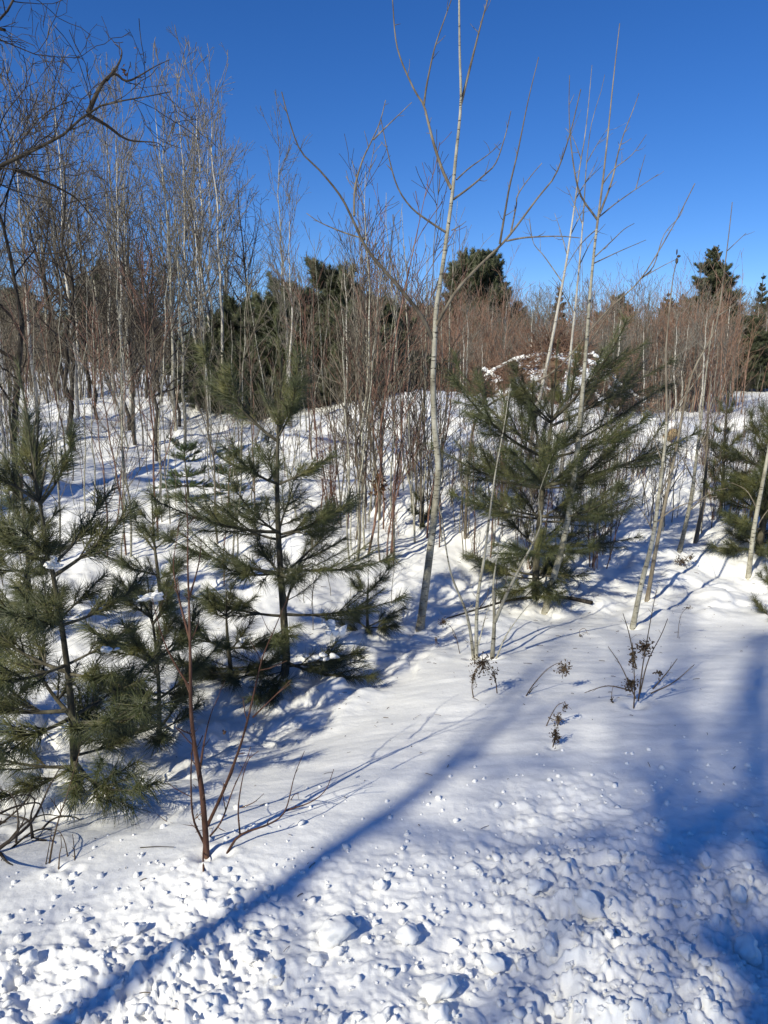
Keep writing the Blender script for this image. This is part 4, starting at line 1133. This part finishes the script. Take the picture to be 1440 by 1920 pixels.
def thicket_proto(seed):
    g = np.random.default_rng(seed); t = Tubes(); n = 4; k = 10
    z = np.linspace(0, 1, n); P = np.empty((k, n, 3))
    for i in range(k):
        P[i, :, :2] = np.outer(z ** 1.2, g.normal(0, .45, 2)) + g.normal(0, .5, 2); P[i, :, 2] = z * g.uniform(1.8, 3.4)
    ra = np.tile(.014 * (1 - z) + .005, (k, 1)); t.add(P, ra, 3)
    A, ar = grow(P, ra, g, 3.2, (.15, 1), (22, 50), .35, 1.2, .2, 3, .05, .1, .7, .006, .5)
    B, br = grow(A, ar, g, 3.2, (.2, 1), (25, 50), .5, .6, .15, 2, .05, .1, .8, .006, .4)
    t.add(A, np.maximum(ar, .004), 3).add(B, np.maximum(br, .0035), 3)
    return t.mesh('thicket', M_SCRUB)
TP = [thicket_proto(300 + i) for i in range(5)]
pl = []
for k in range(430):
    Y = 25 + 37 * rng.random() ** 1.3
    u = rng.uniform(700, 1600)
    if u > 1360 and Y < 47: Y = rng.uniform(48, 62)
    x, y = XY(u, Y); s = rng.uniform(.8, 1.25)
    pl.append((x, y, s, s * rng.uniform(.8, 1.2) * (1 + (Y - 22) / 90), rng.uniform(0, 6.3), k))
merge_kind('thicket', TP, [q for k, q in enumerate(pl) if k % 5 < 4], M_SCRUB, 'reddish brown bare scrub thicket filling the ground beyond the snow mounds', 'thicket')
TP3 = [m.copy() for m in TP]
for m in TP3: m.materials[0] = M_ASHTWIG
merge_kind('grey_thicket', TP3, [q for k, q in enumerate(pl) if k % 5 >= 4], M_ASHTWIG, 'paler greyish bare scrub mixed into the reddish thicket beyond the snow mounds', 'thicket')
pl = []
for k in range(130):
    Y = 19 + 30 * rng.random(); u = rng.uniform(-350, 720)
    x, y = XY(u, Y); s = rng.uniform(.8, 1.2)
    pl.append((x, y, s, s * rng.uniform(.6, 1.0) * (1 + (Y - 19) / 60), rng.uniform(0, 6.3), k))
TP2 = [m.copy() for m in TP]
for m in TP2: m.materials[0] = M_GREYTWIG
merge_kind('undergrowth', TP2, pl, M_GREYTWIG, 'grey brown twiggy undergrowth behind the left-hand bare stand', 'undergrowth')
def far_zone(u):
    return ('under the round-topped pine' if u < 960 else 'behind the brush mound' if u < 1090 else 'right of the brush mound' if u < 1200 else 'left of the tall dark conifer' if u < 1300 else 'under the tall dark conifer' if u < 1380 else 'at the right edge')
for k in range(80):
    Y = rng.uniform(20, 36); u = rng.uniform(860, 1460)
    x, y = XY(u, Y); topv = rng.uniform(530, 640)
    if u > 1370: Y = rng.uniform(46, 55); x, y = XY(u, Y)
    bare('birch', 'birch_tree', f"{'taller' if topv < 575 else 'shorter'} white birch in the far thicket, {far_zone(u)}", 'tree', x, y, top_z(topv, y) - float(H(x, y)), 'birches in the far thicket', random.choice([0, 2, 4]), wide=1.5)
for k in range(54):
    Y = rng.uniform(60, 90); u = rng.uniform(560, 1560)
    x, y = XY(u, Y); topv = rng.uniform(520, 590)
    bare('birch', 'bare_tree', 'grey bare tree on the far skyline beyond the thicket', 'tree', x, y, top_z(topv, y) - float(H(x, y)), 'bare trees on the far skyline', None, wide=1.1)
for k in range(16):
    Y = rng.uniform(40, 80); u = rng.uniform(-300, 560)
    x, y = XY(u, Y); topv = rng.uniform(440, 560)
    bare('dark' if k % 2 else 'birch', 'bare_tree', 'grey bare tree far behind the left-hand stand', 'tree', x, y, top_z(topv, y) - float(H(x, y)), 'bare trees far behind the left-hand stand', None, wide=.9)

# ------------------------------------------------------------------ brush mound with a snow rim, stump, snowy boulders
mb = np.array([3.55, 16.2, 0.0]); mb[2] = float(H(mb[0], mb[1])) - .15
root = thing('brush_mound', 'brown earth and brush mound rimmed with snow behind the right-hand pine', 'mound', mb)
g = np.random.default_rng(5)
a = np.linspace(0, 2 * np.pi, 48, endpoint=False); rr = np.linspace(0, 1, 16)
A_, R_ = np.meshgrid(a, rr)
mx = 2.2 * R_ * np.cos(A_); my = 1.2 * R_ * np.sin(A_)
ridge = (top_z(662, mb[1]) - mb[2]) * (1 - np.abs(mx / 2.25) ** 2.6)
mz = ridge * np.cos(R_ * np.pi / 2 * .98) ** .55 + .30 * fbm(mx * 2.2 + 7, my * 2.2, 5, 33) * (1 - R_ ** 4)
Vm = np.stack([mx, my, mz], -1).reshape(-1, 3)
i = np.arange(15)[:, None] * 48; j = np.arange(48)[None]; j2 = (j + 1) % 48
q = np.stack(np.broadcast_arrays(i + j, i + 48 + j, i + 48 + j2, i + j2), -1).reshape(-1, 4)
put('earth', build_mesh('earth', Vm, q, None, M_EARTH), root)
def cap(name, px, wpx, seed):
    g = np.random.default_rng(seed); n = 60; P = path_px(px, mb[1] - .1, 0, n); P = P + np.cumsum(g.normal(0, .006, (n, 3)), 0)
    r = wpx / FPX * mb[1] * (.25 + .55 * np.abs(fbm(np.linspace(0, 11, n) + seed, np.zeros(n), 3, 5)) * 2 + .12 * g.random(n)); r[0] = r[-1] = .008
    V, Q = Tubes().add(P, r, 10).arrays(mb)
    V = V + .03 * np.stack([fbm(V[:, 0] * 9, V[:, 2] * 9 + V[:, 1] * 7, 3, 8), 2 * fbm(V[:, 0] * 6, V[:, 2] * 6, 3, 9), fbm(V[:, 0] * 12, V[:, 1] * 12, 3, 10)], 1)
    put(name, build_mesh(name, V, Q, None, M_LUMP), root)
cap('snow_rim', [(908, 706), (935, 690), (965, 676), (1000, 664), (1040, 658), (1080, 654), (1105, 656)], 6, 1)
cap('snow_rim', [(1108, 660), (1126, 676), (1142, 698), (1165, 722), (1195, 744), (1215, 752)], 8, 2)
cap('snow_rim', [(1080, 690), (1095, 684), (1110, 692), (1120, 702)], 6, 3)
cap('snow_rim', [(905, 690), (925, 702), (950, 706)], 4, 4)
P = np.empty((700, 5, 3))
for k in range(700):
    b = Vm[g.integers(len(Vm))] + mb; d = norm(g.normal(size=3) * [1, .7, .5] + [0, -.5, .45]); L = g.uniform(.2, .7)
    P[k] = b + np.linspace(0, 1, 5)[:, None] * d * L + np.cumsum(g.normal(0, .02, (5, 3)), 0)
tr_ = np.tile(np.linspace(.011, .005, 5), (700, 1))
A, ar = grow(P, tr_, g, 5, (.2, 1), (30, 60), .5, .4, .08, 3)
tw_ = put('brush', Tubes().add(P, tr_, 4).add(A, np.maximum(ar, .005), 3).mesh('brush', M_SCRUB, mb), root); tw_['kind'] = 'stuff'

sp_ = at(1262, 812, 11.0); sp_[2] = max(sp_[2], float(H(sp_[0], sp_[1])))
root = thing('stump', 'small yellowish stump end under a white cap of snow on the right-hand mound', 'stump', sp_)
x = np.linspace(0, 1, 5)
SPp = np.stack([.02 * x, -.16 + .0 * x + .14 * x, -.14 + .16 * x], 1)
V, Q = Tubes().add(np.array([[0, .25, -.10], [0, .12, -.06], [0, 0, -.01], [0, -.06, .01], [0, -.065, .011]]), np.array([.075, .068, .064, .06, .008]), 14).arrays()
put('wood', build_mesh('wood', V, Q, None, M_CUTWOOD), root)
V = lump_verts(ICO3, g, .2) * [.14, .17, .10] + [0, .05, .09]
put('snow_cap', build_mesh('snow_cap', V, None, ICO3[1], M_LUMP), root)
for (u, v, Y, rx, rz, lab) in [(1318, 848, 10.8, 46, 30, 'snow-covered boulder left of the bushy right-edge pine'), (1400, 790, 13, 40, 26, 'snow-covered boulder behind the bushy right-edge pine'), (1215, 812, 12, 26, 13, 'low snow-covered boulder left of the yellowish stump')]:
    p = at(u, v, Y); z0 = float(H(p[0], p[1]))
    V = lump_verts(ICO3, g, .25) * np.array([rx, rx, rz * 1.3]) * Y / FPX
    tag(put('snowy_boulder', build_mesh('snowy_boulder', V, None, ICO3[1], M_SNOW), None, (p[0], p[1], z0 + rz * .25 * Y / FPX)), lab, 'boulder')

def litter():
    g = np.random.default_rng(9); t = Tubes(); n = 900
    c = np.array([PINES[k][:2] for k in 'abcd'])[g.integers(4, size=n)] + g.normal(0, 1.0, (n, 2))
    c[::3] = np.stack([g.uniform(-3, 4, len(c[::3])), g.uniform(2.6, 9, len(c[::3]))], 1)
    z = H(c[:, 0], c[:, 1]); L = .008 + .05 * g.random(n) ** 3; a = g.uniform(0, 6.28, n)
    d = np.stack([np.cos(a), np.sin(a), g.normal(0, .15, n)], 1) * L[:, None]
    p = np.stack([c[:, 0], c[:, 1], z + .003], 1)
    t.add(np.stack([p, p + d * .5 + [0, 0, .002], p + d], 1), np.repeat(g.uniform(.0007, .0018, n)[:, None], 3, 1), 4)
    tag(put('litter', t.mesh('litter', M_STRAW)), 'fine bits of bark, twig and needle scattered on the snow', 'litter', None, 'stuff')
litter()

# ------------------------------------------------------------------ trees behind the camera: they stand along the road and shade the near snow
def shade_tree(label, pts, r0, r1, seed, limbs=(1.6, .4), fine=True, mat=M_DARK, lat=(.35, 1)):
    """pts: [(u, v, metres from the snow back along the sunbeam)]: the trunk passes where the shadow needs it, its foot on the ground."""
    g = np.random.default_rng(seed)
    Q = [ground(u, v) - LIGHT * d for u, v, d in pts]
    d = norm(Q[1] - Q[0]); foot = Q[0] - np.array([d[0] * .4, d[1] * .4, 0]) * Q[0][2] / max(d[2], .3)
    foot[2] = float(H(foot[0], foot[1])) - .2
    P = smooth_path([foot] + Q + [Q[-1] + (Q[-1] - Q[-2]) * .8], 24); ra = np.linspace(r0, r1, 24)
    root = thing('roadside_tree', label, 'tree', foot)
    put('trunk', Tubes().add(P, ra, 10).mesh('trunk', mat, foot), root)
    if limbs:
        A, ar = grow(P[None], ra[None], g, limbs[0], lat, (35, 65), limbs[1], 3.5, .5, 9, .08, .12, .6, .012, .5)
        B, br = grow(A, ar, g, 3.5, (.2, 1), (30, 60), .45, 1.4, .2, 6, .06, .15, .6, .009, .4)
        D, dr = grow(B, br, g, 4.5, (.2, 1), (30, 60), .5, .6, .1, 3, .06, .15, .6, .008, .4)
        put('crown', Tubes().add(A, ar, 5).add(B, br, 4).add(D, dr, 3).mesh('crown', M_DARKTWIG, foot), root)
    return root
shade_tree('slim bare roadside tree behind the camera, casting the diagonal shadow', [(140, 1895, 8.0), (330, 1770, 8.8), (600, 1610, 10.4), (780, 1490, 13), (900, 1390, 16), (980, 1290, 19.5), (1060, 1180, 23)], .068, .020, 1, (1.1, .18), lat=(.35, .9))
shade_tree('bare roadside tree far behind the camera to the right', [(1250, 1850, 22), (1240, 1690, 23), (1260, 1450, 24.6), (1275, 1200, 26.5)], .085, .045, 2, (1.0, .24))
shade_tree('stout bare roadside tree furthest right behind the camera', [(1455, 1900, 18), (1445, 1650, 19), (1435, 1400, 20.5), (1425, 1250, 22)], .12, .06, 3, (1.2, .26))
pq = ground(1580, 1940) - LIGHT * 8.0
pf = np.array([pq[0], pq[1], 0.0]); pf[2] = float(H(pf[0], pf[1]))
pine('roadside_pine', 'dense pine behind the camera shading the near right corner', pf, pq[2] + .9, 1.0, .1, 77, whorls=12, el=(0, 45), protos=FARB, nbr=(6, 8), low=.2, cat='pine tree')
for k, (off, D, h) in enumerate([(-3.6, 14.5, 12.0), (-.9, 13.2, 12.4), (2.0, 13.8, 12.2), (4.8, 14.4, 13.0)]):
    x = .6 - D * math.sin(SUN_AZ) + off * math.cos(SUN_AZ); y = 2.0 - D * math.cos(SUN_AZ) - off * math.sin(SUN_AZ)
    bare('dark' if k % 2 else 'birch', 'roadside_tree', 'tall bare roadside tree in the row behind the camera', 'tree', x, y, h, 'bare trees in a row behind the camera', k % 5, wide=.9)
